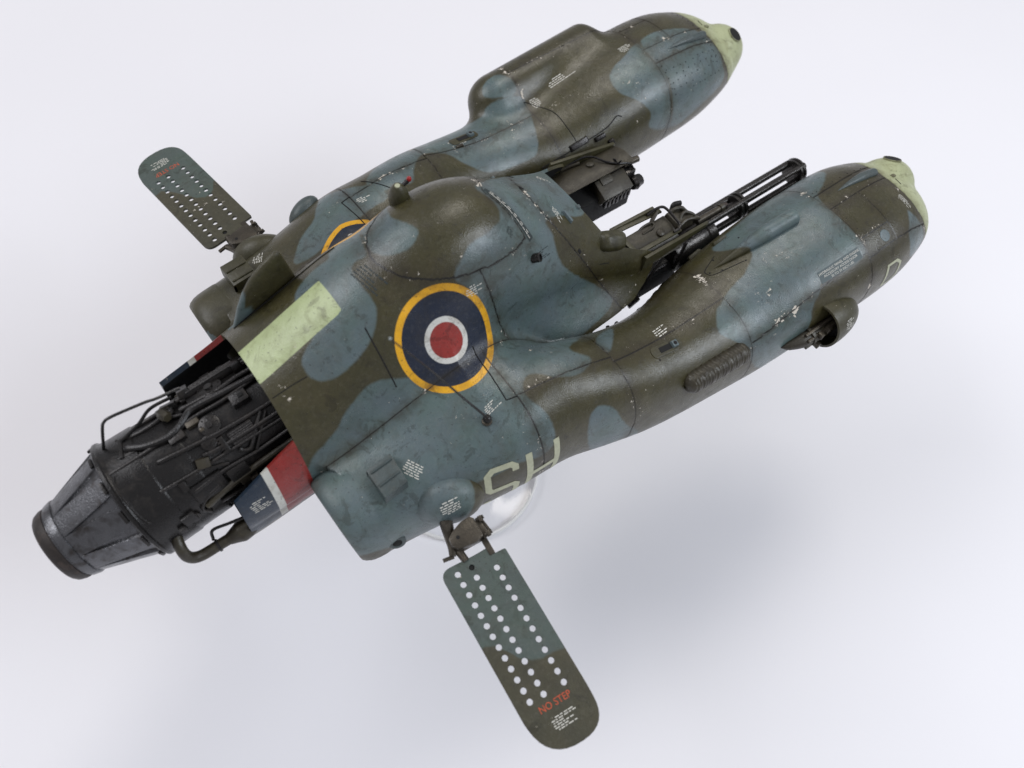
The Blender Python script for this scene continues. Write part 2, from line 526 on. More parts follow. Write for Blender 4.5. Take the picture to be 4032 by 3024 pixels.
class Skin:
    """triangles of the whole skin, cut along smooth fields into panels"""
    def __init__(self, h, V=None, T=None):
        if V is not None:
            self.V = V; self.T = T; self.push = np.zeros(len(V)); self.seam = np.full(len(V), 9.0)
            return
        V, Q = surface_nets((-4.62, -7.02, -2.1), (17.8, 7.02, 5.7), h)
        V = to_skin(V, 3)
        self.V = V
        T = np.vstack([Q[:, [0, 1, 2]], Q[:, [0, 2, 3]]])
        c = T[:, 0] * 0
        self.T = T
        self.push = np.zeros(len(V)); self.seam = np.full(len(V), 9.0)
    def grow(self, P):
        o = len(self.V)
        self.V = np.vstack([self.V, P])
        self.push = np.concatenate([self.push, np.zeros(len(P))])
        self.seam = np.concatenate([self.seam, np.full(len(P), 9.0)])
        return np.arange(o, o + len(P))
    def split(self, T, fn, level=0.0, mark=False):
        """returns (triangles with field < level, triangles with field > level)"""
        if len(T) == 0:
            return T, T
        used = np.unique(T)
        s = np.zeros(len(self.V)); s[used] = fn(self.V[used]) - level
        eps = 1e-5
        sg = np.where(s > eps, 1, np.where(s < -eps, -1, 0))
        st = sg[T]
        neg = T[(st <= 0).all(1) & (st < 0).any(1)]
        pos = T[(st >= 0).all(1)]
        mx = T[(st < 0).any(1) & (st > 0).any(1)]
        if len(mx) == 0:
            return neg, pos
        E = np.sort(np.vstack([mx[:, [0, 1]], mx[:, [1, 2]], mx[:, [2, 0]]]), 1)
        E = E[(sg[E[:, 0]] * sg[E[:, 1]]) < 0]
        E = np.unique(E, axis=0)
        t = (s[E[:, 0]] / (s[E[:, 0]] - s[E[:, 1]]))[:, None]
        new = self.grow(self.V[E[:, 0]] * (1 - t) + self.V[E[:, 1]] * t)
        if mark:
            self.push[new] = 1.0
            z = used[sg[used] == 0]
            self.push[z] = 1.0
        key = {(int(a), int(b)): int(n) for (a, b), n in zip(E, new)}
        N, P = [], []
        for tri in mx:
            a, b, c = (int(q) for q in tri)
            # rotate so that a is alone on its side, or a is the zero vertex
            for _ in range(3):
                if sg[a] == 0 or (sg[b] == sg[c]):
                    break
                a, b, c = b, c, a
            if sg[a] == 0:
                e = key[(min(b, c), max(b, c))]
                (N if sg[b] < 0 else P).append((a, b, e)); (N if sg[c] < 0 else P).append((a, e, c))
            else:
                e1 = key[(min(a, b), max(a, b))]; e2 = key[(min(a, c), max(a, c))]
                (N if sg[a] < 0 else P).append((a, e1, e2))
                o = N if sg[b] < 0 else P
                o.append((e1, b, c)); o.append((e1, c, e2))
        neg = np.vstack([neg, np.array(N, dtype=np.int64).reshape(-1, 3)])
        pos = np.vstack([pos, np.array(P, dtype=np.int64).reshape(-1, 3)])
        return neg, pos
    def groove(self, T, fn, w=0.030):
        """cut T along fn = 0 and leave a V groove there"""
        a, r = self.split(T, fn, -w)
        b, r = self.split(r, fn, 0.0, True)
        c, d = self.split(r, fn, w)
        n = np.vstack([a, b]); p = np.vstack([c, d])
        u = np.unique(T); 
        for TT in (n, p):
            u = np.unique(TT)
            self.seam[u] = np.minimum(self.seam[u], np.abs(fn(self.V[u])))
        return n, p

# camouflage patches: outlines as points on the skin ('S' seen on the starboard and top faces, 'P' on the port side)
CAMO=[
('S',1,[(9.62,-2.69,1.47),(9.94,-3.14,1.81),(10.27,-3.41,1.98),(10.15,-3.7,1.99),(9.94,-3.79,1.94),(9.62,-3.97,1.86),(9.27,-3.99,1.78),(8.69,-4.13,1.7),(8.49,-4.25,1.68),(8.34,-4.23,1.68),(8.06,-4.49,1.64),(7.87,-4.79,1.56),(7.95,-4.96,1.49),(8.17,-5.18,1.36),(8.52,-5.51,1.03),(8.64,-5.71,0.54),(9.4,-5.81,-0.47),(10.26,-6.09,-0.26),(10.61,-5.96,0.23),(10.58,-5.94,0.81),(10.65,-5.86,1.17),(10.63,-5.67,1.5),(11.02,-5.53,1.77),(11.04,-5.35,1.91),(11.55,-5.48,1.94),(12.82,-5.56,2.07),(12.78,-5.02,2.33),(12.79,-4.24,2.44),(12.85,-3.33,2.35),(13.47,-3.16,2.31),(14.46,-2.57,1.89),(13.88,-2.27,1.58),(12.41,-2.27,1.51),(10.25,-2.52,1.48)]),
('S',1,[(14.98,-5.08,2.2),(15.06,-5.21,2.13),(15.17,-5.36,2.02),(15.3,-5.54,1.85),(15.43,-5.72,1.6),(15.54,-5.87,1.22),(14.99,-6.02,1.16),(14.59,-6.07,1.23),(14.51,-5.87,1.74),(14.54,-5.61,2.01),(14.78,-5.4,2.1)]),
('S',1,[(4.72,-3.28,1.98),(5.69,-3.01,1.39),(5.57,-3.22,1.62),(5.15,-3.59,1.93),(4.78,-3.86,2.1),(4.68,-3.76,2.13)]),
('S',1,[(3.55,-5.01,-0.03),(3.3,-4.95,1.27),(3.45,-4.79,1.72),(3.64,-4.75,1.82),(3.87,-4.79,1.8),(4.1,-4.94,1.61),(4.26,-5.13,1.22),(4.52,-5.27,0.64),(4.98,-5.36,0.1),(5.05,-5.45,-0.57),(3.99,-5.29,-0.51)]),
('S',1,[(-2.7,-2.05,1.73),(-1.85,-1.98,2.18),(-1.61,-1.9,2.41),(-1.27,-1.81,2.68),(-0.88,-1.75,2.91),(-0.56,-1.77,2.99),(-0.21,-1.88,2.92),(0.16,-2.03,2.77),(0.62,-2.19,2.64),(1.56,-2.13,2.82),(2.32,-1.67,3.61),(2.12,-1.47,4.14),(1.84,-1.31,4.35),(2.05,-1.13,4.64),(1.94,-1.23,4.5),(2.12,-1.14,4.65),(2.38,-1.04,4.78),(2.6,-0.96,4.85),(2.93,-0.96,4.83),(3.23,-0.88,4.82),(3.48,-0.81,4.79),(3.63,-0.56,4.86),(3.63,-0.33,4.94),(3.52,-0.08,5.02),(3.41,0.24,5.04),(4.24,0.51,4.53),(8.67,3.62,-0.24),(6.22,0.2,3.53),(6.35,-0.57,3.38),(6.27,-0.81,3.32),(5.91,-0.84,3.47),(5.43,-0.73,3.77),(4.81,-0.82,4.0),(4.94,-1.04,3.77),(4.89,-1.25,3.58),(4.86,-1.48,3.26),(5.09,-1.64,2.79),(5.63,-1.74,2.15),(6.19,-1.83,1.58),(6.51,-2.12,1.19),(6.55,-2.23,1.08),(6.27,-2.4,0.95),(4.69,-2.96,1.76),(3.77,-3.24,2.31),(4.25,-3.76,2.27),(4.07,-3.91,2.3),(3.82,-3.99,2.34),(3.55,-4.0,2.38),(3.32,-3.91,2.42),(3.02,-3.75,2.46),(2.87,-3.57,2.48),(2.7,-3.41,2.48),(2.5,-3.36,2.47),(2.31,-3.45,2.47),(2.23,-3.61,2.45),(2.2,-3.86,2.4),(2.35,-4.16,2.28),(2.44,-4.44,2.07),(2.45,-4.64,1.82),(2.39,-4.8,1.5),(2.06,-4.86,1.31),(1.6,-4.78,1.43),(1.21,-4.69,1.46),(0.73,-4.63,1.33),(0.3,-4.5,1.35),(-0.09,-4.51,1.12),(-0.39,-4.65,-0.25),(-1.77,-4.29,0.07),(-2.51,-3.02,-1.68),(-2.51,-1.87,-0.5)]),
('S',1,[(-1.12,0.58,3.76),(-0.96,0.8,3.75),(-0.73,0.91,3.8),(-0.35,0.97,3.94),(0.05,0.9,4.14),(0.06,1.12,3.99),(0.6,1.26,4.01),(2.31,3.75,1.03),(1.9,2.63,2.53),(0.71,0.62,4.5),(0.59,0.13,4.57),(0.37,0.28,4.46),(0.16,0.23,4.4),(0.1,-0.06,4.39),(0.12,-0.31,4.37),(0.15,-0.61,4.3),(0.13,-0.86,4.18),(0.01,-1.07,4.01),(-0.22,-1.22,3.81),(-0.5,-1.32,3.61),(-0.92,-1.37,3.39),(-1.26,-1.37,3.25),(-1.56,-1.26,3.21),(-1.76,-1.06,3.25),(-1.77,-0.78,3.39),(-1.69,-0.64,3.47),(-1.48,-0.54,3.6),(-1.22,-0.48,3.74),(-1.23,0.05,3.79)]),
('S',1,[(1.72,2.58,2.56),(0.88,0.87,4.43),(0.72,0.41,4.58),(0.7,0.13,4.62),(0.82,-0.11,4.68),(1.03,-0.27,4.75),(1.27,-0.37,4.84),(1.52,-0.35,4.95),(1.7,-0.2,5.04),(1.68,-0.05,5.05),(1.63,0.1,5.03),(1.51,0.39,4.94),(1.48,0.6,4.85),(1.58,0.89,4.71),(2.86,3.04,2.41),(2.52,3.09,2.45),(2.0,2.83,2.5)]),
('P',1,[(6.11,5.27,1.53),(6.79,5.4,1.25),(7.03,5.06,1.43),(7.41,4.94,1.65),(7.56,5.08,1.83),(8.17,4.87,2.01),(8.73,4.78,1.94),(8.68,4.36,1.72),(8.45,3.82,1.68),(8.25,3.35,1.59),(8.02,2.98,1.37),(7.54,2.99,1.29),(6.43,3.1,1.34),(5.97,3.29,1.57),(5.63,3.61,1.8),(5.44,3.99,1.89),(5.12,4.16,1.98),(4.66,4.22,2.11),(4.28,3.92,2.26),(3.95,3.55,2.33),(3.81,3.25,2.3),(3.27,3.29,2.44),(2.78,3.31,2.47),(2.5,3.82,2.43),(3.63,4.7,1.96),(4.92,5.03,1.82)]),
('P',1,[(7.6,5.22,1.96),(7.7,5.49,2.08),(7.93,5.61,2.19),(8.33,5.66,2.24),(8.56,5.41,2.28),(8.66,5.12,2.21),(8.59,4.85,2.01),(8.17,4.87,2.01)]),
('P',1,[(11.19,3.56,2.2),(11.3,3.77,2.24),(11.66,3.97,2.31),(12.19,4.06,2.39),(12.72,4.29,2.43),(12.9,4.26,2.44),(12.84,3.42,2.37),(12.92,2.83,2.14),(12.81,2.42,1.74),(12.88,2.17,0.87),(12.95,2.18,0.49),(12.0,2.17,0.97),(11.83,2.21,1.21),(12.03,2.29,1.45),(11.8,2.54,1.81),(11.47,2.83,1.99),(11.24,3.04,2.07),(11.14,3.33,2.15)]),
('P',1,[(12.9,4.26,2.44),(13.29,4.39,2.44),(13.86,4.4,2.44),(15.15,3.96,2.29),(15.14,3.64,2.26),(15.59,3.32,2.05),(15.43,2.74,1.76),(15.55,2.44,1.15),(14.82,2.26,1.02),(13.72,2.18,0.58),(12.95,2.18,0.49),(12.97,2.17,0.82),(13.01,2.76,2.09),(12.82,3.23,2.32)]),
('P',1,[(1.09,3.85,2.24),(0.91,3.59,2.28),(0.5,3.42,2.21),(0.24,3.26,2.18),(0.02,3.0,2.19),(-0.3,2.67,2.15),(0.3,2.46,2.41),(0.98,2.74,2.48),(1.89,2.85,2.51),(2.42,3.02,2.46),(2.82,3.05,2.42),(2.94,3.22,2.46),(2.62,3.79,2.44),(1.98,4.18,2.24),(1.55,4.48,1.92)]),
('P',1,[(-2.59,4.58,-0.28),(-2.3,4.31,0.39),(-2.36,4.37,-0.06),(-2.47,4.44,-0.32),(-2.53,4.4,-0.74),(-2.89,1.97,2.2),(-2.63,4.53,-0.7)]),
]

PD = unit((-0.36, -0.36, 0.86))          # fixed direction in the ship frame, square to which the patches are laid out
PU = unit(np.cross((0, 0, 1.0), PD)); PV = np.cross(PD, PU)

def chaikin(P, n=2):
    for _ in range(n):
        Q = np.roll(P, -1, axis=0)
        P = np.stack([0.75 * P + 0.25 * Q, 0.25 * P + 0.75 * Q], 1).reshape(-1, 2)
    return P

def poly_sd(P, x, y):
    """signed distance, positive inside"""
    d = np.full(len(x), 1e9); ins = np.zeros(len(x), bool)
    for (ax, ay), (bx, by) in zip(P, np.roll(P, -1, axis=0)):
        ex, ey = bx - ax, by - ay
        wx, wy = x - ax, y - ay
        t = np.clip((wx * ex + wy * ey) / (ex * ex + ey * ey + 1e-12), 0, 1)
        d = np.minimum(d, (wx - ex * t) ** 2 + (wy - ey * t) ** 2)
        c = ((ay <= y) & (by > y)) | ((by <= y) & (ay > y))
        xi = ax + (y - ay) / (ey if abs(ey) > 1e-12 else 1e-12) * ex
        ins ^= c & (x < xi)
    d = np.sqrt(d)
    return np.where(ins, d, -d)

def camo_field(V, N):
    u, v = V @ PU, V @ PV
    port = (V[:, 1] > 1.72)
    f = np.full(len(V), -0.5)
    for side, colr, pts in CAMO:
        P = np.array(pts)
        P2 = chaikin(np.stack([P @ PU, P @ PV], 1), 2)
        sel = port if side == 'P' else ~port
        lo, hi = P2.min(0) - 0.6, P2.max(0) + 0.6
        sel = sel & (u > lo[0]) & (u < hi[0]) & (v > lo[1]) & (v < hi[1])
        if not sel.any():
            continue
        d = poly_sd(P2, u[sel], v[sel])
        f[sel] = np.maximum(f[sel], d) if colr else np.minimum(f[sel], -d)
    x, y, z = V.T
    wild = 0.5 * (np.sin(0.9 * x + 1.3 * y + 0.4) + np.sin(1.7 * z - 0.8 * x + 2.0) + np.sin(0.55 * x - 1.1 * y + 0.7 * z)) - 0.1
    facing = np.clip((N @ PD + 0.22) / 0.22, 0, 1)
    return np.clip(f * facing + wild * (1 - facing), -0.5, 0.5)

RC = np.array([1.31, -1.79, 3.0]); RN = unit((-0.2, -0.5, 1.0))
def paint_attrs(V, N):
    W_ = V.copy(); W_[:, 1] = -np.abs(W_[:, 1])
    q = W_ - RC
    hgt = q @ RN
    rd = np.linalg.norm(q - hgt[:, None] * RN, axis=1)
    Nm = N.copy(); Nm[:, 1] = np.where(V[:, 1] > 0, -Nm[:, 1], Nm[:, 1])
    rd = np.where((np.abs(hgt) < 1.5) & (Nm @ RN > 0.0), rd, 5.0)
    sx = np.abs(V[:, 0] + 1.6) - 1.11; sy = np.abs(V[:, 1] - 0.04) - 0.5
    st = np.maximum(sx, sy); st = np.where(V[:, 2] > 2.0, st, 5.0)
    return {'camo': camo_field(V, N), 'roundel': rd, 'stripe': st}

# ------------------------------------------------------------------ the craft
craft = bpy.data.objects.new('model_aircraft', None)
COL.objects.link(craft)
craft.empty_display_size = 2.0
craft.scale = (CM, CM, CM)
craft.location = (0, 0, LIFT * CM)
craft['label'] = 'twin-boom camouflaged scale model aircraft with jet engine, roundels and perforated side paddles'
craft['category'] = 'model aircraft'

sk = Skin(0.09)
def lab_hull(P):
    x, y, z = P[:, 0], P[:, 1], P[:, 2]
    return boom_all(x, y, z) - hull_all(x, np.abs(y), z)      # > 0: hull
# cut away: tail opening, rear edge of the cowl flaps
_, T = sk.split(sk.T, lambda p: p[:, 0] + 4.4)
T, _ = sk.split(T, lambda p: np.minimum(-(p[:, 0] + 2.68), p[:, 2] - (2.31 + (p[:, 0] + 2.69) * 0.476)))
# hull against booms: the seam runs along the valley between them
T_b, T_h = sk.groove(T, lab_hull, 0.028)
# front opening of the hull with its two cheeks
def front(p):
    x, z = p[:, 0], p[:, 2]
    hem = np.interp(x, [4.3, 4.5, 5.3, 7.26, 7.76, 8.0, 8.2], [-4.0, 0.72, 0.80, 0.80, 0.97, 1.15, 1.4])
    return np.maximum(np.maximum(np.where(z > 2.5, x + 0.6 * z - 8.3, x + 1.875 * z - 11.49), x - 8.05), (hem - z) * 0.8)
T_h, _ = sk.split(T_h, front)
# hull panels
hatch_f = lambda p: np.where(p[:, 2] > 2.6, np.maximum((np.sqrt(((p[:, 0] - 2.75) / 2.12) ** 2 + (p[:, 1] / 1.40) ** 2) - 1) * 1.5, p[:, 0] - (3.56 + 0.42 * np.abs(p[:, 1]))), 1.0)
T_hatch, T_h = sk.groove(T_h, hatch_f, 0.032)
T_aft, T_fwd = sk.groove(T_h, lambda p: p[:, 0] - (2.55 + 0.2 * (4.16 - p[:, 2])))
T_mid, T_brow = sk.groove(T_fwd, lambda p: p[:, 0] + 0.55 * p[:, 2] - 7.17)
PIECES = {}
def boom_panels(T, sgn):
    Y = lambda c: (lambda p: sgn * p[:, 1] - c)
    X = lambda c: (lambda p: p[:, 0] - c)
    out = []
    nac, T = sk.groove(T, X(2.02)); out.append(('nacelle', nac))
    elb, T = sk.groove(T, X(4.70))
    a, b = sk.groove(elb, lambda p: sgn * p[:, 1] - (3.6 + 0.13 * (p[:, 0] - 1.75))); out += [('boom_panel', a), ('boom_panel', b)]
    nek, T = sk.groove(T, X(8.66))
    a, b = sk.groove(nek, Y(4.12)); out += [('boom_panel', a), ('boom_panel', b)]
    pod, T = sk.groove(T, X(12.80))
    a, b = sk.groove(pod, Y(5.47)); out += [('pod', a), ('boom_panel', b)]
    fore, nose = sk.groove(T, lambda p: p[:, 0] + 0.33 * p[:, 2] - 16.13)
    a, r = sk.groove(fore, Y(3.32)); out.append(('boom_panel', a))
    a, r = sk.groove(r, Y(3.93))
    out += [('boom_panel', t) for t in sk.split(a, lambda p: p[:, 2] - 0.9)]
    a, r = sk.groove(r, Y(5.60)); out.append(('boom_panel', r))
    low, a = sk.split(a, lambda p: p[:, 2] - 0.9); out.append(('boom_panel', low))
    c, d = sk.groove(a, X(13.98)); out.append(('boom_panel', d))
    e, f = sk.groove(c, Y(5.10)); out += [('boom_panel', e), ('boom_panel', f)]
    out.append(('nose_cap', nose))
    return out
cy = sk.V[T_b].mean(1)[:, 1]
P_star = boom_panels(T_b[cy < 0], -1)
cy = sk.V[T_b].mean(1)[:, 1]
P_port = boom_panels(T_b[cy > 0], 1)

NV = skin_normal(sk.V)
ATT = paint_attrs(sk.V, NV)
ATT['groove'] = sk.push
ATT['seam'] = sk.seam
VP = sk.V - NV * (sk.push * 0.036)[:, None]
def panel(name, T, mat, parent):
    u, inv = np.unique(T, return_inverse=True)
    return mesh_obj(name, VP[u], inv.reshape(-1, 3), mat, parent, True, 30, NV[u], {k: a[u] for k, a in ATT.items()})

fuselage = panel('fuselage', T_aft, M['skin'], craft)
panel('hull_panel', T_mid, M['skin'], fuselage)
brow = panel('brow_panel', T_brow, M['skin'], fuselage)
panel('hatch_dome', T_hatch, M['skin'], fuselage)
booms = {}
for sgn, lst in ((-1, P_star), (1, P_port)):
    main = next(t for n, t in lst if n == 'nacelle')
    b = panel('boom', main, M['skin'], craft)
    booms[sgn] = b
    for n, t in lst:
        if n != 'nacelle' and len(t):
            panel(n, t, M['primer'] if n == 'nose_cap' else M['skin'], b)

# dark lining and bare rim of the open tail and front
T_all = np.vstack([T_aft, T_mid, T_brow, T_hatch])
E_ = np.vstack([T_all[:, [0, 1]], T_all[:, [1, 2]], T_all[:, [2, 0]]])
Es, cnt_ = np.unique(np.sort(E_, 1), axis=0, return_counts=True)
single = set(map(tuple, Es[cnt_ == 1]))
rim = [(a, b) for a, b in E_ if (min(a, b), max(a, b)) in single and sk.push[a] == 0 and sk.push[b] == 0]
u, inv = np.unique(T_all, return_inverse=True)
mesh_obj('inner_lining', VP[u] - NV[u] * np.where(VP[u][:, :1] < 0, 0.13, 0.085), inv.reshape(-1, 3)[:, ::-1], M['inside'], fuselage, True, 30, -NV[u])
rv, rf, ri = [], [], []
for a, b in rim:
    o = len(rv)
    th_ = 0.13 if VP[a][0] < 0 else 0.085
    rv += [VP[a], VP[b], VP[b] - NV[b] * th_, VP[a] - NV[a] * th_]
    ri += [a, b, b, a]
    rf.append((o + 3, o + 2, o + 1, o))
mesh_obj('opening_rim', rv, rf, M['skin'], fuselage, False, attrs={k: v_[np.array(ri)] for k, v_ in ATT.items()})

# ------------------------------------------------------------------ the white sheet and the clear stand
def mat_sheet():
    k = NT('white_paper')
    a = k.noise(3.0, 4, 0.6); b = k.noise(260.0, 3, 0.6)
    col = k.mix(k.ramp(a, 0.3, 0.7), (0.80, 0.795, 0.82), (0.775, 0.77, 0.795))
    k.bump(b, 0.12, 0.0004)
    return k.fin(col, 0.62, 0.0, 0.25)
sheet = mesh_obj('table_surface', [(-2, -2, 0), (2, -2, 0), (2, 2, 0), (-2, 2, 0)], [(0, 1, 2, 3)], mat_sheet(), None, False)
sheet['kind'] = 'structure'

def mat_clear(name, white_mix):
    k = NT(name)
    t = k.n('ShaderNodeBsdfTransparent'); t.inputs[0].default_value = (0.99, 0.992, 0.995, 1)
    g = k.n('ShaderNodeBsdfGlossy'); g.inputs['Roughness'].default_value = 0.06
    lw = k.n('ShaderNodeLayerWeight'); lw.inputs[0].default_value = 0.5
    frs = k.math('ADD', k.math('MULTIPLY', k.math('POWER', lw.outputs['Facing'], 4.0), 0.7), 0.02)
    mx = k.n('ShaderNodeMixShader')
    k.put(mx.inputs[0], frs); k.put(mx.inputs[1], t.outputs[0]); k.put(mx.inputs[2], g.outputs[0])
    out = k.t.nodes['Material Output']
    last = mx.outputs[0]
    if white_mix:
        d = k.n('ShaderNodeBsdfDiffuse'); d.inputs[0].default_value = (0.86, 0.86, 0.84, 1)
        m2 = k.n('ShaderNodeMixShader'); m2.inputs[0].default_value = white_mix
        k.put(m2.inputs[1], last); k.put(m2.inputs[2], d.outputs[0]); last = m2.outputs[0]
    k.t.links.new(last, out.inputs['Surface'])
    return k.m
stand = bpy.data.objects.new('display_stand', None); COL.objects.link(stand)
stand.location = (0.033, 0, 0)
stand.empty_display_size = 0.02
stand['label'] = 'clear round acrylic display stand on the white sheet below the aircraft'
stand['category'] = 'stand'
MB().lathe((0, 0, 0.0006), (0, 0, 1), [(0, 0.0292), (0.0020, 0.0292)], 96).build('base_disc', mat_clear('clear_acrylic', 0.0), stand)
rimb = MB()
prof = [(0.0004, 0.0295), (0.0004, 0.0300), (0.0007, 0.0303), (0.0026, 0.0303), (0.0029, 0.0300), (0.0029, 0.0295)]
rimb.lathe((0, 0, 0), (0, 0, 1), prof + [prof[0]], 96, caps=False)
rimb.build('highlight_rim', mat_clear('acrylic_rim_highlight', 0.8), stand)  # white diffuse mixed into the rim paints in its bright highlight
MB().lathe((0, 0, 0.004), (0, 0, 1), [(0, 0.0035), (0.004, 0.0028), (0.083, 0.0028)], 24).build('support_rod', mat_clear('clear_acrylic_rod', 0.04), stand)

# ------------------------------------------------------------------ decals laid on the skin
def conform(P, off=0.007):
    Q = to_skin(np.asarray(P, float), 5)
    return Q + skin_normal(Q) * off

def dframe(o, U, n=None):
    o = to_skin(np.asarray([o], float), 5)[0]
    n = skin_normal(o[None])[0] if n is None else unit(n)
    U = unit(np.asarray(U, float) - n * (np.asarray(U, float) @ n))
    return o, U, np.cross(n, U), n

def ribbon(path, w, step=0.06):
    """flat stroke along a 2D polyline with mitred corners -> quads"""
    P = np.asarray(path, float)
    T = P[1:] - P[:-1]; T /= np.linalg.norm(T, axis=1)[:, None]
    N2 = np.stack([-T[:, 1], T[:, 0]], 1)
    L, R_ = [], []
    for i in range(len(P)):
        if i == 0: m_ = N2[0]
        elif i == len(P) - 1: m_ = N2[-1]
        else:
            m_ = N2[i - 1] + N2[i]; m_ = m_ / (m_ @ N2[i])
        L.append(P[i] + m_ * w / 2); R_.append(P[i] - m_ * w / 2)
    V, F = [], []
    for i in range(len(P) - 1):
        n = max(1, int(np.linalg.norm(P[i + 1] - P[i]) / step))
        for j in range(n):
            o = len(V)
            for t in (j / n, (j + 1) / n):
                a = L[i] * (1 - t) + L[i + 1] * t; b = R_[i] * (1 - t) + R_[i + 1] * t
                V += [a, (a + b) / 2, b]
            F += [(o, o + 1, o + 4, o + 3), (o + 1, o + 2, o + 5, o + 4)]
    return V, F

def letter(name, strokes, w, o, U, mat, parent, n=None):
    o, U, Vv, n = dframe(o, U, n)
    V, F = [], []
    for s in strokes:
        v, f = ribbon(s, w)
        k = len(V); V += v; F += [tuple(i + k for i in q) for q in f]
    P = np.array([o + U * a + Vv * b for a, b in V])
    return mesh_obj(name, conform(P), [q[::-1] for q in F], mat, parent, False)

def stencil(o, U, w, h, rows, mat, parent, off=0.006, flat=None, seed=0, gap=0.42):
    """block of tiny unreadable stencil lines"""
    r = random.Random(seed + int(abs(o[0] * 100)) + int(abs(o[1] * 10)))
    if flat is None:
        o_, U_, V_, n_ = dframe(o, U)
    else:
        o_, U_, V_, n_ = flat
    V, F = [], []
    rh = h / rows
    for i in range(rows):
        y0 = h / 2 - rh * (i + 1)
        x = -w / 2 + (r.uniform(0, 0.25) * w if i in (0, rows - 1) else r.uniform(0, .08) * w)
        end = w / 2 - r.choice((0.0, 0.1, 0.25, 0.5)) * w
        while x < end:
            l = r.uniform(0.035, 0.12)
            k = len(V)
            for a, b in ((x, y0), (x + l, y0), (x + l, y0 + rh * gap), (x, y0 + rh * gap)):
                V.append(o_ + U_ * a + V_ * b)
            F.append((k, k + 1, k + 2, k + 3))
            x += l + r.uniform(0.018, 0.035)
    P = np.array(V)
    P = conform(P, off) if flat is None else P
    ob = mesh_obj('stencil_text', P, F, mat, parent, False)
    ob['kind'] = 'stuff'
    return ob

def text_geo(s, size):
    cu = bpy.data.curves.new('t', 'FONT'); cu.body = s; cu.size = size; cu.resolution_u = 3; cu.align_x = 'CENTER'
    ob = bpy.data.objects.new('t', cu); COL.objects.link(ob)
    me = bpy.data.meshes.new_from_object(ob.evaluated_get(bpy.context.evaluated_depsgraph_get()))
    V = [tuple(v.co)[:2] for v in me.vertices]; F = [tuple(p.vertices) for p in me.polygons]
    bpy.data.objects.remove(ob); bpy.data.curves.remove(cu); bpy.data.meshes.remove(me)
    return V, F

S_, P_ = booms[-1], booms[1]
# squadron letters along the starboard nacelle and nose
w_ = 0.17
letter('letter_s', [[(0.80, 1.28), (0.80, 1.42), (0.70, 1.52), (0.22, 1.52), (0.08, 1.38), (0.08, 0.88), (0.16, 0.78), (0.72, 0.78), (0.82, 0.68), (0.82, 0.12), (0.70, 0.0), (0.2, 0.0), (0.08, 0.12), (0.08, 0.25)]], w_, (0.47, -4.60, 0.0), (1, -0.16, 0), M['cream'], S_, (-0.2, -0.97, 0.1))
letter('letter_h', [[(0.08, -0.1), (0.08, 1.55)], [(0.86, -0.1), (0.86, 1.55)], [(0.155, 0.76), (0.785, 0.76)]], w_, (1.55, -4.80, 0.05), (1, -0.10, 0), M['cream'], S_, (-0.1, -0.99, 0.1))
letter('letter_d', [[(0.05, 0.0), (0.05, 0.78), (0.42, 0.78), (0.60, 0.62), (0.60, 0.16), (0.42, 0.0), (0.05, 0.0)]], 0.09, (13.46, -6.18, 0.84), (1, 0.0, 0.02), M['cream'], S_, (0.0, -0.98, 0.2))
